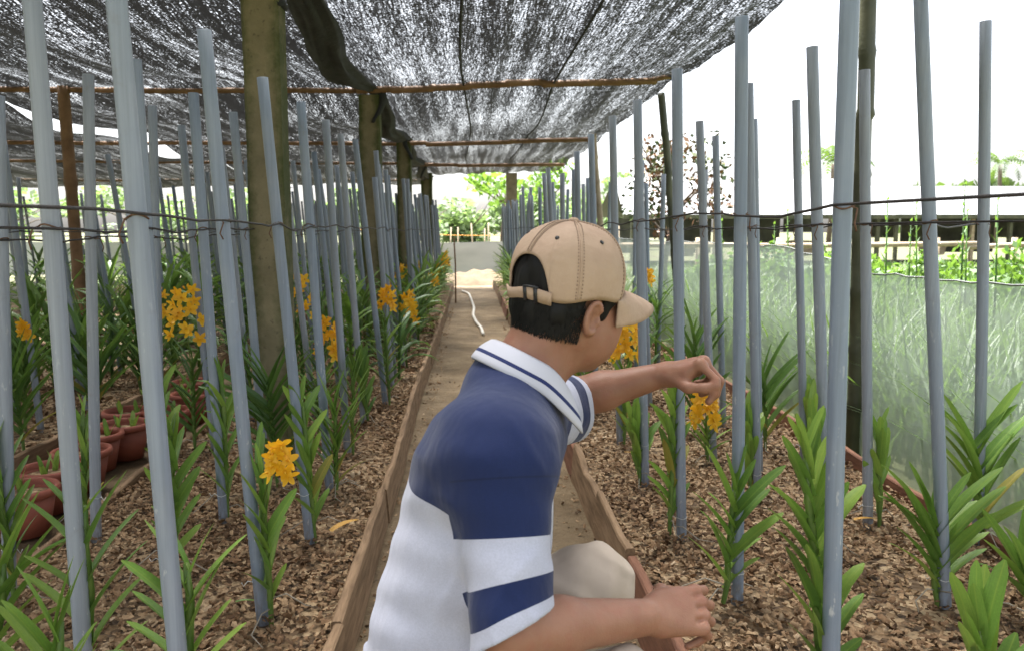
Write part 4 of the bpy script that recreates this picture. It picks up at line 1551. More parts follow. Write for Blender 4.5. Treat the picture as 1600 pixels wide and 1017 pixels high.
#@@PERSON@@
# ================================================================== the crouching man
class SDF:
    """a sampled distance field: smooth unions of round cones and ellipsoids, turned into one skin by surface nets"""
    def __init__(s, lo, hi, h):
        s.lo, s.h = np.array(lo, float), h
        s.n = np.ceil((np.array(hi) - s.lo) / h).astype(int) + 1
        s.g = np.full(s.n, 0.2, np.float32)

    def box(s, lo, hi):
        a = np.clip(np.floor((np.array(lo) - s.lo) / s.h).astype(int), 0, s.n - 1)
        b = np.clip(np.ceil((np.array(hi) - s.lo) / s.h).astype(int) + 1, 1, s.n)
        sl = tuple(slice(i, j) for i, j in zip(a, b))
        ax = [s.lo[i] + s.h * np.arange(a[i], b[i]) for i in range(3)]
        P = np.stack(np.meshgrid(*ax, indexing='ij'), -1)
        return sl, P

    def put(s, sl, d, k, sub=False):
        g = s.g[sl]
        if sub:
            d = -d
            if k > 0:
                m = np.maximum(k - np.abs(g - d), 0) / k
                s.g[sl] = np.maximum(g, d) + m * m * k * .25
            else:
                s.g[sl] = np.maximum(g, d)
        else:
            m = np.maximum(k - np.abs(g - d), 0) / k if k > 0 else 0
            s.g[sl] = np.minimum(g, d) - (m * m * k * .25 if k > 0 else 0)

    def cone(s, p, q, r0, r1, k=.02, sub=False):
        p, q = np.array(p, float), np.array(q, float)
        pad = max(r0, r1) + k + .025
        sl, P = s.box(np.minimum(p, q) - pad, np.maximum(p, q) + pad)
        v = q - p
        t = np.clip(((P - p) @ v) / max(v @ v, 1e-9), 0, 1)
        d = np.linalg.norm(P - p - t[..., None] * v, axis=-1) - (r0 + (r1 - r0) * t)
        s.put(sl, d, k, sub)

    def ell(s, c, rad, axes=None, k=.02, sub=False):
        c, rad = np.array(c, float), np.array(rad, float)
        A = np.eye(3) if axes is None else np.array([list(a) for a in axes])
        pad = rad.max() + k + .025
        sl, P = s.box(c - pad, c + pad)
        L = (P - c) @ A.T
        q = np.linalg.norm(L / rad, axis=-1)
        q2 = np.linalg.norm(L / rad ** 2, axis=-1) + 1e-9
        s.put(sl, q * (q - 1) / q2, k, sub)

    def mesh(s):
        g = s.g
        n = g.shape
        neg = g < 0
        cnt = np.zeros(tuple(i - 1 for i in n), np.int16)
        for dx in (0, 1):
            for dy in (0, 1):
                for dz in (0, 1):
                    cnt += neg[dx:n[0] - 1 + dx, dy:n[1] - 1 + dy, dz:n[2] - 1 + dz]
        act = (cnt > 0) & (cnt < 8)
        ijk = np.argwhere(act)
        idx = np.full(act.shape, -1, np.int64)
        idx[act] = np.arange(len(ijk))
        acc = np.zeros((len(ijk), 3))
        num = np.zeros(len(ijk))
        corners = [(a, b, c) for a in (0, 1) for b in (0, 1) for c in (0, 1)]
        val = {c: g[ijk[:, 0] + c[0], ijk[:, 1] + c[1], ijk[:, 2] + c[2]] for c in corners}
        for c in corners:
            for ax in range(3):
                if c[ax] == 0:
                    e = list(c)
                    e[ax] = 1
                    a, b = val[c], val[tuple(e)]
                    m = (a < 0) != (b < 0)
                    t = np.where(m, a / np.where(m, a - b, 1), 0)
                    p = np.tile(np.array(c, float), (len(ijk), 1))
                    p[:, ax] += t
                    acc += p * m[:, None]
                    num += m
        V = (ijk + acc / np.maximum(num, 1)[:, None]) * s.h + s.lo
        Fs = []
        for ax in range(3):
            a1, a2 = (ax + 1) % 3, (ax + 2) % 3
            sl0 = [slice(1, -1)] * 3
            sl0[ax] = slice(0, -1)
            sl1 = list(sl0)
            sl1[ax] = slice(1, None)
            x, y = neg[tuple(sl0)], neg[tuple(sl1)]
            e = np.argwhere(x != y)
            flip = x[tuple(e.T)]
            off = np.ones(3, int)
            off[ax] = 0
            e = e + off
            def at(d1, d2):
                q = e.copy()
                q[:, a1] -= d1
                q[:, a2] -= d2
                return idx[tuple(q.T)]
            qd = np.stack([at(1, 1), at(0, 1), at(0, 0), at(1, 0)], -1)
            qd = np.where(flip[:, None], qd, qd[:, ::-1])
            Fs.append(qd)
        Fq = np.concatenate(Fs)
        Fq = Fq[(Fq >= 0).all(1)]
        return V, Fq


def relax(V, Fq, it=2, lam=.5):
    e = np.concatenate([Fq[:, [0, 1]], Fq[:, [1, 2]], Fq[:, [2, 3]], Fq[:, [3, 0]]])
    for _ in range(it):
        S = np.zeros_like(V)
        c = np.zeros(len(V))
        for a, b in ((0, 1), (1, 0)):
            for k in range(3):
                S[:, k] += np.bincount(e[:, a], V[e[:, b], k], len(V))
            c += np.bincount(e[:, a], minlength=len(V))
        V = V + lam * (S / np.maximum(c, 1)[:, None] - V)
    return V


def set_attr(me, name, val):
    a = me.attributes.new(name, 'FLOAT', 'POINT')
    a.data.foreach_set('value', np.asarray(val, np.float32))


def seg_t(V, p, q):
    p, q = np.array(p), np.array(q)
    v = q - p
    t = ((V - p) @ v) / (v @ v)
    return t, np.linalg.norm(V - p - np.clip(t, 0, 1)[:, None] * v, axis=1)


# materials of the person
def skin_mat():
    m, nt, b, out = new_mat('skin')
    v = coords(nt)
    c = ramp(nt, noise(nt, v, 16, 4), [(0.3, (0.25, 0.118, 0.070)), (0.7, (0.33, 0.168, 0.105))])
    nt.links.new(c, b.inputs['Base Color'])
    b.inputs['Roughness'].default_value = 0.5
    b.inputs['Specular IOR Level'].default_value = 0.35
    b.inputs['Subsurface Weight'].default_value = 0.12
    b.inputs['Subsurface Radius'].default_value = (0.012, 0.005, 0.003)
    b.inputs['Subsurface Scale'].default_value = 0.6
    c = mixc(nt, ramp(nt, noise(nt, v, 42, 4, .6), [(.45, 0.0), (.75, .5)]), c, (0.30, 0.115, 0.075))
    nt.links.new(c, b.inputs['Base Color'])
    bump(nt, b, math_n(nt, 'ADD', noise(nt, v, 420, 2), math_n(nt, 'MULTIPLY', noise(nt, v, 70, 3), 1.2)), 0.28, 0.0022)
    return m


M['skin'] = skin_mat()


def shirt_mat():
    """navy yoke, white body; white and navy bands on the sleeves (dyed panels of the cloth)"""
    m, nt, b, out = new_mat('polo_shirt')
    def attr(n):
        a = nt.nodes.new('ShaderNodeAttribute')
        a.attribute_name = n
        return a.outputs['Fac']
    navy, white = (0.008, 0.018, 0.075), (0.46, 0.47, 0.56)
    torso = ramp(nt, attr('yoke'), [(0.0, white), (0.5, navy)], 'CONSTANT')
    slv = ramp(nt, attr('sleeve'), [(0.0, navy), (0.10, (0.006, 0.013, 0.052)), (0.112, navy), (0.45, white), (0.70, navy), (0.885, white)], 'CONSTANT')
    c = mixc(nt, ramp(nt, attr('onsleeve'), [(0.0, 0.0), (0.5, 1.0)], 'CONSTANT'), torso, slv)
    v = coords(nt)
    c = mixc(nt, .5, c, ramp(nt, noise(nt, v, 9, 6, .65), [(.3, .84), (.7, 1.05)]), 'MULTIPLY')
    c = mixc(nt, .25, c, ramp(nt, noise(nt, v, 420, 2), [(.35, .7), (.65, 1.15)]), 'MULTIPLY')
    nt.links.new(c, b.inputs['Base Color'])
    b.inputs['Roughness'].default_value = 0.8
    b.inputs['Specular IOR Level'].default_value = 0.25
    b.inputs['Sheen Weight'].default_value = 0.15
    mp = coords(nt, (1, 1, .45))
    folds = math_n(nt, 'ADD', noise(nt, mp, 11, 3, .5), math_n(nt, 'MULTIPLY', noise(nt, v, 900, 1), .04))
    warp = nt.nodes.new('ShaderNodeMapping')
    warp.inputs['Rotation'].default_value = (0, .6, .3)
    warp.inputs['Scale'].default_value = (1, 1, .5)
    nt.links.new(v, warp.inputs['Vector'])
    folds = math_n(nt, 'ADD', folds, math_n(nt, 'MULTIPLY', ridged(nt, warp.outputs[0], 7.0, 1.5), .16))
    bump(nt, b, folds, .6, .018)
    return m


M['shirt'] = shirt_mat()


def cloth_mat(name, c1, c2, sc=10, fold=.4, fscale=12, weave=700):
    m, nt, b, out = new_mat(name)
    v = coords(nt)
    nt.links.new(ramp(nt, noise(nt, v, sc, 5), [(0.3, c1), (0.7, c2)]), b.inputs['Base Color'])
    b.inputs['Roughness'].default_value = 0.85
    b.inputs['Specular IOR Level'].default_value = 0.2
    h = math_n(nt, 'ADD', noise(nt, v, fscale, 3), math_n(nt, 'MULTIPLY', noise(nt, v, weave, 1), .08))
    h = math_n(nt, 'ADD', h, math_n(nt, 'MULTIPLY', ridged(nt, v, fscale * .8, 1.5), .18))
    bump(nt, b, h, fold, .012)
    return m


M['trousers'] = cloth_mat('beige_trousers', (0.46, 0.375, 0.29), (0.54, 0.45, 0.36), 9, .6, 10)
M['cap'] = cloth_mat('khaki_cap', (0.38, 0.265, 0.185), (0.46, 0.335, 0.24), 14, .5, 22)
M['cap_seam'] = simple('cap_stitching', (0.19, 0.135, 0.09), (0.25, 0.18, 0.125), .9, 60)
M['black_hair'] = simple('black_hair', (0.005, 0.005, 0.005), (0.010, 0.009, 0.008), .6, 80, spec=.2)
M['buckle'] = simple('black_buckle', (0.015, 0.014, 0.013), (0.03, 0.03, 0.03), .35, 60)
M['eye_white'] = simple('eye_white', (0.7, 0.68, 0.65), (0.75, 0.72, 0.7), .3, 60)


def collar_mat():
    m, nt, b, out = new_mat('collar')
    a = nt.nodes.new('ShaderNodeAttribute')
    a.attribute_name = 'fall'
    nt.links.new(ramp(nt, a.outputs['Fac'], [(0.0, (0.50, 0.50, 0.55)), (0.715, (0.012, 0.022, 0.10)), (0.805, (0.50, 0.50, 0.55))], 'CONSTANT'), b.inputs['Base Color'])
    b.inputs['Roughness'].default_value = .85
    v = coords(nt)
    bump(nt, b, noise(nt, v, 500, 1), .2, .002)
    return m


M['collar'] = collar_mat()

A = lambda px, py, d: np.array(at_depth(px, py, d))
NECK_BASE = A(812, 600, 1.33)
HEAD = A(886, 470, 1.37)                       # between the ears
hy, hp_ = R(40), R(-8)
HF = np.array([math.cos(hy) * math.cos(hp_), math.sin(hy) * math.cos(hp_), math.sin(hp_)])
HR = np.cross(HF, [0, 0, 1.0])
HR /= np.linalg.norm(HR)
HU = np.cross(HR, HF)
roll = R(-6)
HR, HU = HR * math.cos(roll) + HU * math.sin(roll), HU * math.cos(roll) - HR * math.sin(roll)
HAX = (HF, HR, HU)
hl = lambda a, b, c: HEAD + HF * a + HR * b + HU * c

SH_R, EL_R, WR_R = A(787, 722, 1.15), A(800, 985, 1.07), A(1022, 962, 1.19)
SH_L, EL_L, WR_L = A(826, 645, 1.49), A(898, 622, 1.69), A(1040, 584, 1.64)
PELVIS, WAIST, CHEST, UPCH = A(668, 1120, 1.33), A(698, 985, 1.33), A(735, 820, 1.33), A(768, 690, 1.33)
HIP_R, HIP_L = A(690, 1120, 1.23), A(690, 1115, 1.43)
KN_R, KN_L = A(968, 1092, 1.14), A(918, 922, 1.46)
AN_R = np.array([KN_R[0] - .24, KN_R[1] + .02, -.02])
AN_L = np.array([KN_L[0] - .19, KN_L[1] + .03, -.03])
unit = lambda v: v / np.linalg.norm(v)


def hand(s, W, Fd, Ud, left, curl, thumb_in, kf=.006):
    Fd = unit(Fd)
    Ud = unit(Ud - Fd * (Ud @ Fd))
    Td = np.cross(Fd, Ud) if left else np.cross(Ud, Fd)
    L = lambda f, t, u: W + Fd * f + Td * t + Ud * u
    mcp = [(.086, .029), (.089, .009), (.084, -.012), (.075, -.031)]
    seg = [(.043, .026, .021), (.047, .029, .022), (.043, .027, .022), (.034, .020, .019)]
    rr = [.0090, .0093, .0088, .0078]
    for (f, t), r in zip(mcp, rr):
        s.cone(L(.004, t * .55, 0), L(f, t, 0), .0165, r + .0025, .016)
    s.cone(L(.03, .012, -.006), L(.065, -.008, -.006), .017, .016, .02)
    s.cone(L(.015, .018, -.008), L(.05, .030, -.012), .017, .013, .02)
    for (f0, t0_), (f1, t1_) in zip(mcp, mcp[1:]):
        tm, fm_ = (t0_ + t1_) / 2, min(f0, f1)
        s.cone(L(fm_ - .012, tm, .0145), L(fm_ + .016, tm, .006), .0035, .0055, .006, True)
    tips = []
    for i, ((f, t), sg, r) in enumerate(zip(mcp, seg, rr)):
        p = L(f, t, 0)
        s.ell(p + Ud * .0045, (.0112, .0105, .0105), None, .005)
        a = 0.0
        spread = (1.5 - i) * .11
        for j, ln in enumerate(sg):
            a += R(curl[i][j])
            dr = (Fd * math.cos(a) - Ud * math.sin(a)) + Td * spread
            q = p + unit(dr) * ln
            s.cone(p, q, r * (1 - .07 * j), r * (1 - .07 * (j + 1)), kf if j == 0 else .004)
            p = q
        tips.append((p, unit(dr)))
    p = L(.022, .030, -.010)
    for ln, (cf, ct, cu), r in zip((.040, .032, .025), thumb_in, (.0135, .0110, .0098)):
        q = p + unit(Fd * cf + Td * ct + Ud * cu) * ln
        s.cone(p, q, r, r * .88, .008)
        p = q
    return tips


def build_body():
    s = SDF((-.33, .90, -.14), (.62, 1.86, 1.09), .0030)
    # trunk, inside the shirt
    lat = unit(SH_L - SH_R)
    s.ell(PELVIS, (.10, .14, .10), None, .05)
    s.cone(PELVIS, WAIST, .10, .095, .05)
    s.cone(WAIST, CHEST, .085, .082, .05)
    s.cone(CHEST, UPCH, .082, .07, .05)
    s.cone(SH_R + lat * .03, SH_L - lat * .03, .045, .045, .05)
    s.cone(UPCH + (0, 0, .03), NECK_BASE, .07, .058, .04)
    # neck and head
    s.cone(NECK_BASE, hl(-.030, 0, -.035), .058, .055, .03)
    s.cone(NECK_BASE + HF * .01, hl(.012, 0, -.075), .048, .040, .03)
    s.ell(hl(-.008, 0, .040), (.098, .077, .088), HAX, .02)
    s.ell(hl(.026, 0, -.035), (.066, .062, .082), HAX, .035)
    s.cone(hl(-.005, .050, -.050), hl(.066, .016, -.098), .020, .017, .03)       # jaw
    s.cone(hl(-.005, -.050, -.050), hl(.066, -.016, -.098), .020, .017, .03)
    s.ell(hl(.074, 0, -.096), (.020, .022, .017), HAX, .02)
    for q in (-1, 1):
        s.ell(hl(.062, .044 * q, -.022), (.028, .024, .024), HAX, .03)
        s.ell(hl(.050, .046 * q, -.058), (.034, .022, .034), HAX, .03)             # cheeks
        s.cone(hl(.086, .012 * q, .030), hl(.076, .046 * q, .030), .011, .009, .015)
        s.ell(hl(.099, .033 * q, .010), (.014, .016, .011), HAX, .012, True)
        s.ell(hl(.086, .033 * q, .009), (.012, .0135, .0115), HAX, .004)           # eyeball under lids
        s.ell(hl(.104, .011 * q, -.026), (.009, .008, .007), HAX, .006)
    s.cone(hl(.094, 0, .018), hl(.112, 0, -.020), .008, .0115, .012)
    s.cone(hl(.093, -.020, -.055), hl(.093, .020, -.055), .006, .006, .006)
    s.cone(hl(.091, -.017, -.067), hl(.091, .017, -.067), .007, .007, .006)
    for q in (-1, 1):                                                              # ears
        ax = (unit(HF * .98 + HR * q * .10 + HU * -.14), unit(HR * q - HF * .10), unit(HU + HF * .14))
        c = hl(-.020, .079 * q, -.018)
        s.ell(c, (.0165, .0062, .028), ax, .006)
        s.ell(c - HU * .021 + HF * .004, (.008, .0055, .0095), ax, .008)
        for k in range(12):
            a0, a1 = R(-60 + k * 22), R(-60 + (k + 1) * 22)
            f = lambda a: c + ax[0] * (-.0145 * math.cos(a - 1.0)) + ax[2] * (.0250 * math.sin(a - 1.0) + .002) + ax[1] * .0055
            s.cone(f(a0), f(a1), .0042, .0042, .003)
        s.ell(c + ax[1] * .0075 + ax[0] * .003 - ax[2] * .001, (.0086, .0080, .0150), ax, .003, True)
        s.ell(c + ax[0] * .014 - ax[2] * .004 + ax[1] * .003, (.004, .005, .007), ax, .005)
    # arms
    s.cone(SH_R, EL_R, .046, .040, .03)
    fm = EL_R + (WR_R - EL_R) * .3
    s.cone(EL_R, fm, .040, .040, .025)
    s.cone(fm, WR_R, .040, .0265, .02)
    s.ell(WR_R - unit(WR_R - EL_R) * .012 + np.array([-.004, -.014, .012]), (.011, .011, .011), None, .014)
    s.cone(SH_L, EL_L, .046, .040, .03)
    fm = EL_L + (WR_L - EL_L) * .3
    s.cone(EL_L, fm, .041, .040, .025)
    s.cone(fm, WR_L, .040, .0255, .02)
    # hands
    hand(s, WR_R + unit(WR_R - EL_R) * .004, np.array([.93, .34, -.06]), np.array([-.10, -.74, .66]), False,
         [(34, 78, 34), (38, 82, 36), (42, 84, 38), (46, 84, 38)], [(.62, .45, -.62), (.85, .05, -.55), (.85, -.25, -.5)])
    hand(s, WR_L, np.array([.80, -.46, .34]), np.array([-.36, .20, .90]), True,
         [(60, 52, 28), (66, 58, 30), (74, 64, 34), (82, 70, 40)], [(.70, .35, -.62), (.93, .0, -.30), (.98, -.1, -.1)])
    # legs
    for hip, kn, an in ((HIP_R, KN_R, AN_R), (HIP_L, KN_L, AN_L)):
        s.cone(hip, kn, .07, .045, .03)
        s.cone(kn, an, .044, .032, .03)
        toe = np.array([an[0] + .15, an[1], -.103])
        s.cone(an + (-.02, 0, -.02), np.array([an[0] + .09, an[1], -.095]), .028, .024, .02)
        s.cone(np.array([an[0] + .08, an[1] - .02, -.100]), toe + (0, -.02, 0), .018, .013, .015)
        s.cone(np.array([an[0] + .08, an[1] + .02, -.100]), toe + (-.02, .022, 0), .018, .012, .015)
    V, Fq = s.mesh()
    V = relax(V, Fq, 1, .4)
    return np_mesh('person', V, Fq, M['skin'])


FOOT = np.array([float(PELVIS[0]), 1.30, Z_PATH])
person = obj('person', build_body())
tag(person, 'man in khaki cap and navy and white polo crouching on the dirt path', 'person')


def sleeve_coord(V, P0, P1):
    t, d = seg_t(V, P0, P1)
    return t, d


def build_shirt():
    h = .0036
    s = SDF((-.33, .95, .02), (.42, 1.86, .92), h)
    lat = unit(SH_L - SH_R)
    up = unit(UPCH - WAIST)
    fw = unit(np.cross(lat, up))
    ax = (fw, lat, up)
    # body of the shirt, hem to shoulders
    s.ell(PELVIS + (.006, 0, .02), (.145, .185, .13), None, .06)
    s.ell(WAIST + (.006, 0, 0), (.136, .178, .13), ax, .06)
    s.ell((WAIST + CHEST) / 2 + (.008, 0, 0), (.127, .180, .13), ax, .06)
    s.ell(CHEST + (.010, 0, 0), (.122, .188, .13), ax, .06)
    s.ell(UPCH + fw * .016, (.104, .190, .10), ax, .06)
    s.ell(A(722, 735, 1.33), (.075, .14, .10), ax, .06)                            # rounded upper back
    s.cone(SH_R + lat * .015, SH_L - lat * .02, .062, .060, .06)
    s.cone(NECK_BASE - up * .02, SH_R + (0, .02, .012), .058, .056, .05)
    s.cone(NECK_BASE - up * .02, SH_L + (0, -.02, .010), .058, .055, .05)
    s.ell(A(786, 590, 1.33), (.05, .075, .05), None, .05)
    s.ell(A(742, 722, 1.22), (.062, .075, .085), ax, .07)
    s.ell(A(775, 690, 1.20), (.060, .070, .050), ax, .06)
    # sleeves
    cuffR = SH_R + (EL_R - SH_R) * 1.04
    s.cone(SH_R, cuffR + unit(EL_R - SH_R) * .06, .056, .061, .065)
    aL = unit(EL_L - SH_L)
    s.cone(SH_L, EL_L + aL * .02 + np.array([0, 0, -.012]), .058, .066, .03)
    s.cone(SH_L + (.0, 0, -.02), EL_L + aL * .0 + np.array([.0, 0, -.042]), .055, .052, .03)
    # soft drape
    sl, P = s.box(s.lo, s.lo + s.h * (s.n - 1))
    x, y, z = P[..., 0], P[..., 1], P[..., 2]
    rid = lambda u, p=3: (1 - np.sqrt(np.sin(u) ** 2 + .01)) ** p
    low = np.clip((.45 - z) / .12, 0, 1)
    fold = -.013 * rid(25 * z + 9 * x + 1.3 * np.sin(11 * y + 9 * x)) * low * np.clip(.35 + np.sin(15 * y + 17 * x + 2), 0, 1)
    fold += .0025 * np.sin(30 * z - 22 * x + 2 * np.sin(8 * y)) * low
    mid = np.clip(1 - np.abs(z - .50) / .20, 0, 1) * np.clip((x + .12) / .08, 0, 1) * np.clip((1.32 - y) / .1, 0, 1)
    fold += -.010 * rid(13 * x - 10 * z + 1.2 * np.sin(9 * y + 6 * z), 6) * mid
    slv = np.clip((1.165 - y) / .03, 0, 1) * np.clip((.75 - z) / .2, 0, 1)
    fold += -.004 * rid(26 * (x - SH_R[0]) + 9 * (z - .6) + 1.6 * np.sin(17 * z + 12 * y), 3) * slv
    fold += -.004 * rid(30 * z + 10 * x + 1.6 * np.sin(26 * x + 8 * z), 4) * slv * np.clip(1 - np.abs(z - .50) / .07, 0, 1)
    fold += -.007 * rid(20 * (x + .6 * z) + 5 * y, 5) * np.clip(1 - np.abs(z - .70) / .10, 0, 1) * np.clip((1.32 - y) / .1, 0, 1) * .7
    fold += .0012 * np.sin(85 * z + 30 * y + 14 * x)
    s.g[sl] += fold.astype(np.float32)
    g0 = s.g[sl].copy()
    # cut: cuffs and hem
    nR = unit(unit(EL_R - SH_R) + np.array([.42, .0, .10]))
    m = ((P - (SH_R + (EL_R - SH_R) * 1.0)) @ nR)
    tR, dR = seg_t(P.reshape(-1, 3), SH_R, EL_R)
    nearR = (dR.reshape(x.shape) < .11) & (tR.reshape(x.shape) > .55) & (y < 1.24)
    s.g[sl] = np.where(nearR, np.maximum(s.g[sl], m), s.g[sl])
    nL = unit(aL + np.array([.55, -.25, .1]))
    mL = ((P - (EL_L + np.array([-.012, 0, -.01]))) @ nL)
    nearL = (np.linalg.norm(P - EL_L, axis=-1) < .13)
    s.g[sl] = np.where(nearL, np.maximum(s.g[sl], mL), s.g[sl])
    s.g[sl] = np.maximum(s.g[sl], (.045 - z))
    core = nearR & (tR.reshape(x.shape) > .80)
    coreL = np.linalg.norm(P - EL_L, axis=-1) < .085
    s.g[sl] = np.where(core | coreL, np.maximum(s.g[sl], -(g0 + .0085)), s.g[sl])
    del P
    # hollow sleeves and neck
    s.cone(NECK_BASE + unit(HEAD - NECK_BASE) * .01, NECK_BASE + unit(HEAD - NECK_BASE) * .12, .063, .066, .0, True)
    V, Fq = s.mesh()
    V = relax(V, Fq, 1, .45)
    me = np_mesh('polo_shirt', V, Fq, M['shirt'])
    # panel boundaries, in metres along the body, as smooth fields
    pxy = np.array([to_px(v) for v in V[::1]]) if False else None
    pa, pb = A(612, 744, 1.27), A(720, 800, 1.16)
    cx_ = (pa[2] - pb[2]) / (pb[0] - pa[0])
    yoke = .5 + ((V[:, 2] + cx_ * V[:, 0]) - (pa[2] + cx_ * pa[0]) + .004 * np.sin(V[:, 0] * 30)) * 4
    set_attr(me, 'yoke', np.clip(yoke, 0, 1))
    tR, dR = seg_t(V, SH_R, SH_R + (EL_R - SH_R) * 1.0)
    tR2 = (((V - SH_R) @ nR)) / ((EL_R - SH_R) @ nR)
    tL = ((V - SH_L) @ nL) / ((EL_L + np.array([-.012, 0, -.01]) - SH_L) @ nL)
    dL = seg_t(V, SH_L, EL_L)[1]
    onL = (V[:, 1] > 1.47) & (V[:, 0] > SH_L[0] - .02) & (dL < .10)
    onR = (V[:, 1] < 1.235) & (dR < .082) & (tR > .12)
    # blend the plain axis (upper bands) with the slanted cuff plane
    w = np.clip((tR - .55) / .4, 0, 1)
    sv = np.where(onL, tL, tR * (1 - w) + tR2 * w)
    set_attr(me, 'sleeve', np.clip(sv, 0, 1))
    fR = np.minimum.reduce([.5 + (1.245 - V[:, 1]) * 8, .5 + (.084 - dR) * 8, .5 + (tR - .10) * 3])
    fL = np.minimum.reduce([.5 + (V[:, 1] - 1.47) * 8, .5 + (V[:, 0] - SH_L[0] + .02) * 8, .5 + (.10 - dL) * 8])
    on = np.clip(np.maximum(fR, fL), 0, 1)
    set_attr(me, 'onsleeve', on)
    return me


shirt = obj('polo_shirt', build_shirt(), person)


def build_collar():
    ax_n = unit(unit(HEAD - NECK_BASE) * .75 + np.array([.15, 0, .35]))
    c0 = A(826, 584, 1.33)
    fwd = unit(np.array([.80, .10, -.62]) - ax_n * (np.array([.80, .10, -.62]) @ ax_n))
    lat = np.cross(ax_n, fwd)                 # to his left, away from the camera
    rows, att = [], []
    N = 64
    for i in range(N + 1):
        a = R(22) + (2 * math.pi - R(44)) * i / N          # from the front, round the nape, back to the front
        ca, sa = math.cos(a), math.sin(a)
        front = max(0.0, ca) ** 1.5
        rin = .0635
        base = c0 + fwd * (ca * .074) + lat * (sa * .066) - ax_n * (.012 + .024 * front)
        outd = unit(fwd * ca * .9 + lat * sa)
        prof = [(.000, -.012, 0.0), (.001, .012, .1), (.000, .030, .2), (.004, .037, .30), (.010, .034, .40)]
        Lf = .048 + .020 * front
        for k in range(1, 7):
            t = k / 6
            prof.append((.010 + Lf * (.34 + .36 * front) * t + .004 * math.sin(math.pi * t), .034 - Lf * (.86 - .18 * front) * t, .40 + .60 * t))
        prof.append((.010 + Lf * (.34 + .36 * front) - .003, .034 - Lf * (.86 - .18 * front) - .002, 1.0))
        r = []
        for o, u, f in prof:
            p = base + outd * o + ax_n * u
            r.append(tuple(p))
            att.append(f)
        rows.append(r)
    me = MB().grid(rows).mesh('collar', M['collar'])
    set_attr(me, 'fall', att)
    return me


collar = obj('collar', build_collar(), shirt)
sol = collar.modifiers.new('thickness', 'SOLIDIFY')
sol.thickness = .003

# placket with buttons down the chest
pl = MB()
rows = []
for k in range(14):
    t = k / 13
    c = A(853 - 6 * t + 8 * math.sin(t * 2), 672 + 190 * t, 1.30)
    rows.append([c + np.array([-.010, -.014, 0]), c + np.array([.006, -.010, .0]), c + np.array([.010, .012, 0]), c + np.array([-.004, .014, 0])])
MB().grid(rows, True, True, True).build('placket', M['collar'], shirt)


def build_trousers():
    s = SDF((-.30, .98, -.12), (.42, 1.66, .56), .0055)
    for hip, kn, an, rk in ((HIP_R, KN_R, AN_R, .066), (HIP_L, KN_L, AN_L, .068)):
        s.cone(hip, kn, .100, rk, .05)
        s.cone(kn, an + (0, 0, .02), rk, .058, .04)
    s.cone(A(790, 965, 1.45), KN_L, .088, .074, .05)
    s.ell(PELVIS + (-.01, 0, -.02), (.135, .170, .125), None, .06)
    s.cone(PELVIS, WAIST, .125, .115, .05)
    sl, P = s.box(s.lo, s.lo + s.h * (s.n - 1))
    x, y, z = P[..., 0], P[..., 1], P[..., 2]
    s.g[sl] += (-.010 * (1 - np.sqrt(np.sin(17 * x + 24 * z + 1.5 * np.sin(14 * y)) ** 2 + .01)) ** 3 * np.clip((x - .05) / .1, 0, 1) + .002 * np.sin(90 * x - 40 * z + 20 * y)).astype(np.float32)
    V, Fq = s.mesh()
    V = relax(V, Fq, 2, .5)
    return np_mesh('trousers', V, Fq, M['trousers'])


trousers = obj('trousers', build_trousers(), person)


# hair --------------------------------------------------------------------
def hairline(a, b, c):
    """signed: positive where hair grows (head coordinates)"""
    back = np.clip(-a / .06, 0, 1)
    low = np.where(a < -.034, -.010 - .058 * np.clip((-.034 - a) / .04, 0, 1), np.where(a < .006, .010, -.006))   # over the ear, sideburn
    low = np.where((a >= .006) & (a < .048), -.026 + np.maximum(0, (a - .014)) * 1.3, low)
    low = np.where(a >= .048, .060, low)
    return c - low


def build_hair():
    s = SDF(HEAD - .16, HEAD + .18, .003)
    s.ell(hl(-.012, 0, .040), (.099, .080, .091), HAX, .012)
    s.ell(hl(-.040, 0, -.016), (.064, .070, .056), HAX, .02)
    s.cone(hl(.022, .063, .035), hl(.024, .0625, -.012), .017, .012, .02)
    s.cone(hl(.022, -.063, .035), hl(.024, -.0625, -.012), .017, .012, .02)
    sl, P = s.box(s.lo, s.lo + s.h * (s.n - 1))
    L = P - HEAD
    a, b, c = L @ HF, L @ HR, L @ HU
    rough = .003 * np.sin(110 * b + 60 * a) * np.sin(70 * c) + .0016 * np.sin(260 * b) * np.cos(240 * a + 50 * c)
    s.g[sl] = np.maximum(s.g[sl] + rough, -(hairline(a, b, c) + .004 * np.sin(220 * a + 130 * b)))
    V, Fq = s.mesh()
    return np_mesh('hair', V, Fq, M['black_hair'])


hair = obj('hair', build_hair(), person)


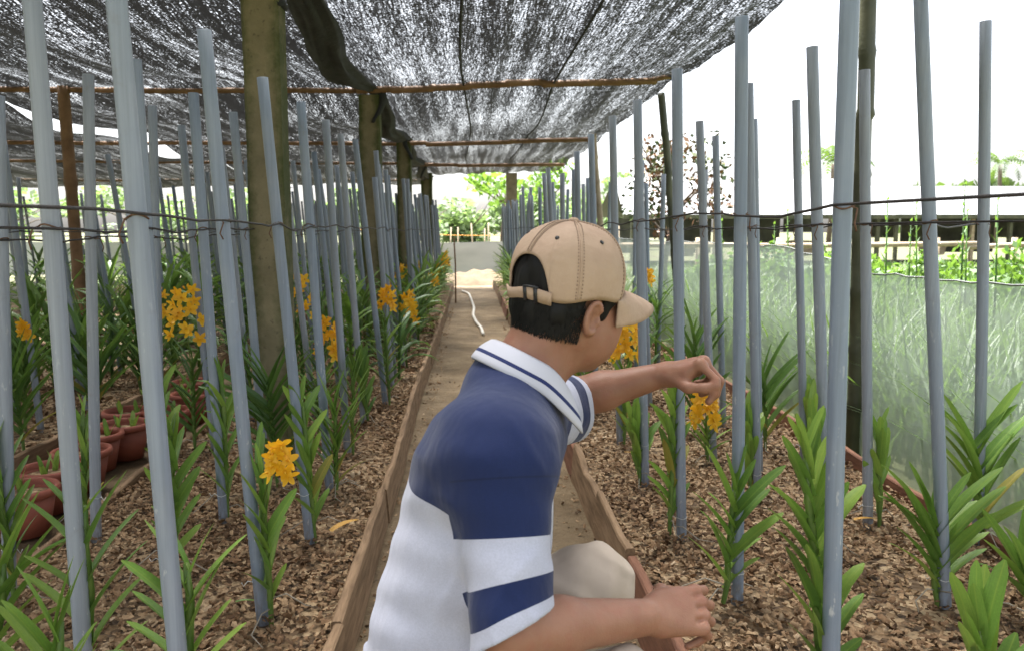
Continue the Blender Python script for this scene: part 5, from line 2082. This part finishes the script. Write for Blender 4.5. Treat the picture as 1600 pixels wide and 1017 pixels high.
def strands():
    m = MB()
    rs = random.Random(5)
    for k in range(4200):
        th = rs.uniform(-1.75, 1.75)                     # round the back, ear to ear
        a0 = -.010 - .094 * math.cos(th)
        b0 = .077 * math.sin(th)
        c0 = rs.uniform(-.060, .002)
        if a0 > -.034:
            continue
        nrm = unit(HF * a0 / .01 + HR * b0 / .0068)
        sc_ = 1.0 if c0 > -.01 else 1 - .10 * (-.01 - c0) / .05
        p = hl(a0 * sc_, b0 * sc_, c0) + nrm * .001
        L = rs.uniform(.008, .017)
        if c0 < -.05:
            L *= .5
        side = unit(np.cross(nrm, HU)) * rs.choice((-1, 1))
        d1 = unit(-HU + side * rs.uniform(-.05, .25) + nrm * rs.uniform(.0, .10))
        w = unit(np.cross(d1, nrm)) * rs.uniform(.0004, .0009)
        q = p + d1 * L * .55 + nrm * .001
        e = p + d1 * L - nrm * .003
        b = len(m.v)
        m.v.extend([tuple(p - w), tuple(p + w), tuple(q + w * .8), tuple(q - w * .8), tuple(e)])
        m.f.extend([(b, b + 1, b + 2, b + 3), (b + 3, b + 2, b + 4)])
    return m.build('hair_strands', M['black_hair'], hair)


o = strands()
o['kind'] = 'stuff'

for q in (-1, 1):                                        # eyebrows and eyes
    pts = [hl(.098 - .020 * t * t, q * (.014 + .036 * t), .030 + .006 * math.sin(math.pi * t)) for t in (0, .35, .7, 1)]
    MB().tube(pts, [.003, .004, .0035, .0015], 6).build('eyebrow', M['black_hair'], person)
    m = MB()
    rows = []
    for i in range(7):
        u = math.pi * i / 6
        rows.append([hl(.0885 + .0125 * math.sin(u) * math.cos(v_) * 0 + .0105 * math.cos(u * .5) , q * .033 + .0075 * math.sin(u * .5) * math.cos(v_), .009 + .0032 * math.sin(u * .5) * math.sin(v_)) for v_ in np.linspace(0, 2 * math.pi, 12, endpoint=False)])
    m.grid(rows, True, True, True).build('eye', M['buckle'], person)

# cap ---------------------------------------------------------------------
CA, CB, CC = .1085, .0905, .094      # half sizes of the crown
CAP_C = hl(-.008, 0, .042)
tilt = R(7)
CF = HF * math.cos(tilt) + HU * math.sin(tilt)
CU = HU * math.cos(tilt) - HF * math.sin(tilt)
cl = lambda a, b, c: CAP_C + CF * a + HR * b + CU * c


def crown_pt(th, ph, grow=0.0):
    """th = 0 at the front, growing to his right; ph = height angle"""
    e = .86
    cr = max(0.0, math.cos(ph)) ** e
    sr = math.copysign(abs(math.sin(ph)) ** .92, ph)
    seam = abs(math.cos(3 * (th)))                       # six panels
    g = 1 - .010 * (1 - seam) * 0 - .012 * max(0, .12 - abs(math.sin(3 * th + math.pi / 2))) / .12 * math.cos(ph)
    k = 1.0 + (0.03 if ph < .15 else 0) * 0
    return cl((CA + grow) * cr * math.cos(th) * g, (CB + grow) * cr * math.sin(th) * g, (CC + grow) * sr + (0.004 * math.sin(5 * th + 3 * ph)) * math.cos(ph))


def rim_ph(th):
    d = abs(((th - math.pi + math.pi) % (2 * math.pi)) - math.pi)     # angle from the back
    base = R(-17)
    if d < R(33):
        return base + R(42) * (1 - (d / R(33)) ** 2.2) ** .7
    return base


ths = []
for i in range(144):
    ths.append(2 * math.pi * i / 144)
ths = sorted(set(ths + [math.pi + s_ * R(33 - j * .35) for s_ in (-1, 1) for j in range(0, 24)]))
rows = []
for j in range(25):
    v_ = j / 24
    rows.append([crown_pt(t, rim_ph(t) + (R(89.5) - rim_ph(t)) * v_ ** .95) for t in ths])
inner = [[crown_pt(t, rim_ph(t) + .01, -.003) for t in ths]]
mb = MB().grid(inner + rows, True)
cap = mb.build('cap', M['cap'], person)
sol = cap.modifiers.new('thickness', 'SOLIDIFY')
sol.thickness = .0022
sol.offset = 1
# stitched seams
for k in range(6):
    th = R(30) + k * R(60)
    th = k * R(60)
    for off in (-.0, ):
        pts = [crown_pt(th, rim_ph(th) + (R(88) - rim_ph(th)) * t, .0007) for t in np.linspace(.02, 1, 22)]
        MB().tube(pts, .0013, 6).build('seam', M['cap'], cap)
    for sgn in (-1, 1):
        m = MB()
        for t in np.linspace(.04, .93, 30):
            ph = rim_ph(th) + (R(88) - rim_ph(th)) * t
            w = .045 * sgn / max(.35, math.cos(ph))
            p0, p1 = crown_pt(th + w, ph, .0006), crown_pt(th + w, ph + .022, .0006)
            m.tube([p0, p1], .0008, 4)
        m.build('stitching', M['cap_seam'], cap)
top = cl(0, 0, CC)
MB().tube([top - CU * .002, top + CU * .003, top + CU * .0055, top + CU * .006], [.0085, .0085, .006, .001], 12).build('button', M['cap'], cap)
for k in range(6):
    th = R(30) + k * R(60)
    ph = R(44)
    c = crown_pt(th, ph, .0006)
    n_ = unit(c - CAP_C)
    MB().tube([c - n_ * .001, c + n_ * .0010], [.0040, .0035], 10).build('eyelet', M['buckle'], cap)
# brim
rows = []
NB = 40
for i in range(NB + 1):
    th = R(-66) + R(132) * i / NB
    root_p = crown_pt(th, R(-15), -.001)
    s_ = th / R(66)
    reach = .100 * (max(0.0, 1 - abs(s_) ** 3)) ** .45
    r = []
    for j in range(9):
        t = j / 8
        p = root_p + CF * (reach * t) - CU * (.014 * t * t) - CU * (.016 * t * s_ * s_) - CU * (.016 * t)
        r.append(p)
    rows.append(r)
br = MB().grid(rows).build('brim', M['cap'], cap)
sol = br.modifiers.new('thickness', 'SOLIDIFY')
sol.thickness = .004
# strap and buckle across the opening
rows = []
for i in range(31):
    th = math.pi + R(-35) + R(70) * i / 30
    r = []
    for ph, g in ((-19.5, .0008), (-8.5, .0008), (-8.5, -.0020), (-19.5, -.0020)):
        r.append(crown_pt(th, R(ph), g + .0045))
    rows.append(r)
MB().grid(rows, True, True, True).build('strap', M['cap'], cap)
for dth in (-9, 3):
    rows = []
    for i in range(3):
        th = math.pi + R(-12 + dth + i * 1.8)
        rows.append([crown_pt(th, R(ph), g) for ph, g in ((-21, .0075), (-7, .0075), (-7, .0045), (-21, .0045))])
    MB().grid(rows, True, True, True).build('buckle', M['buckle'], cap)
rows = []
for i in range(5):
    th = math.pi + R(-22 + i * 4)
    rows.append([crown_pt(th, R(ph), g) for ph, g in ((-8, .0075), (-6.4, .0075), (-6.4, .0045), (-8, .0045))])
MB().grid(rows, True, True, True).build('buckle', M['buckle'], cap)
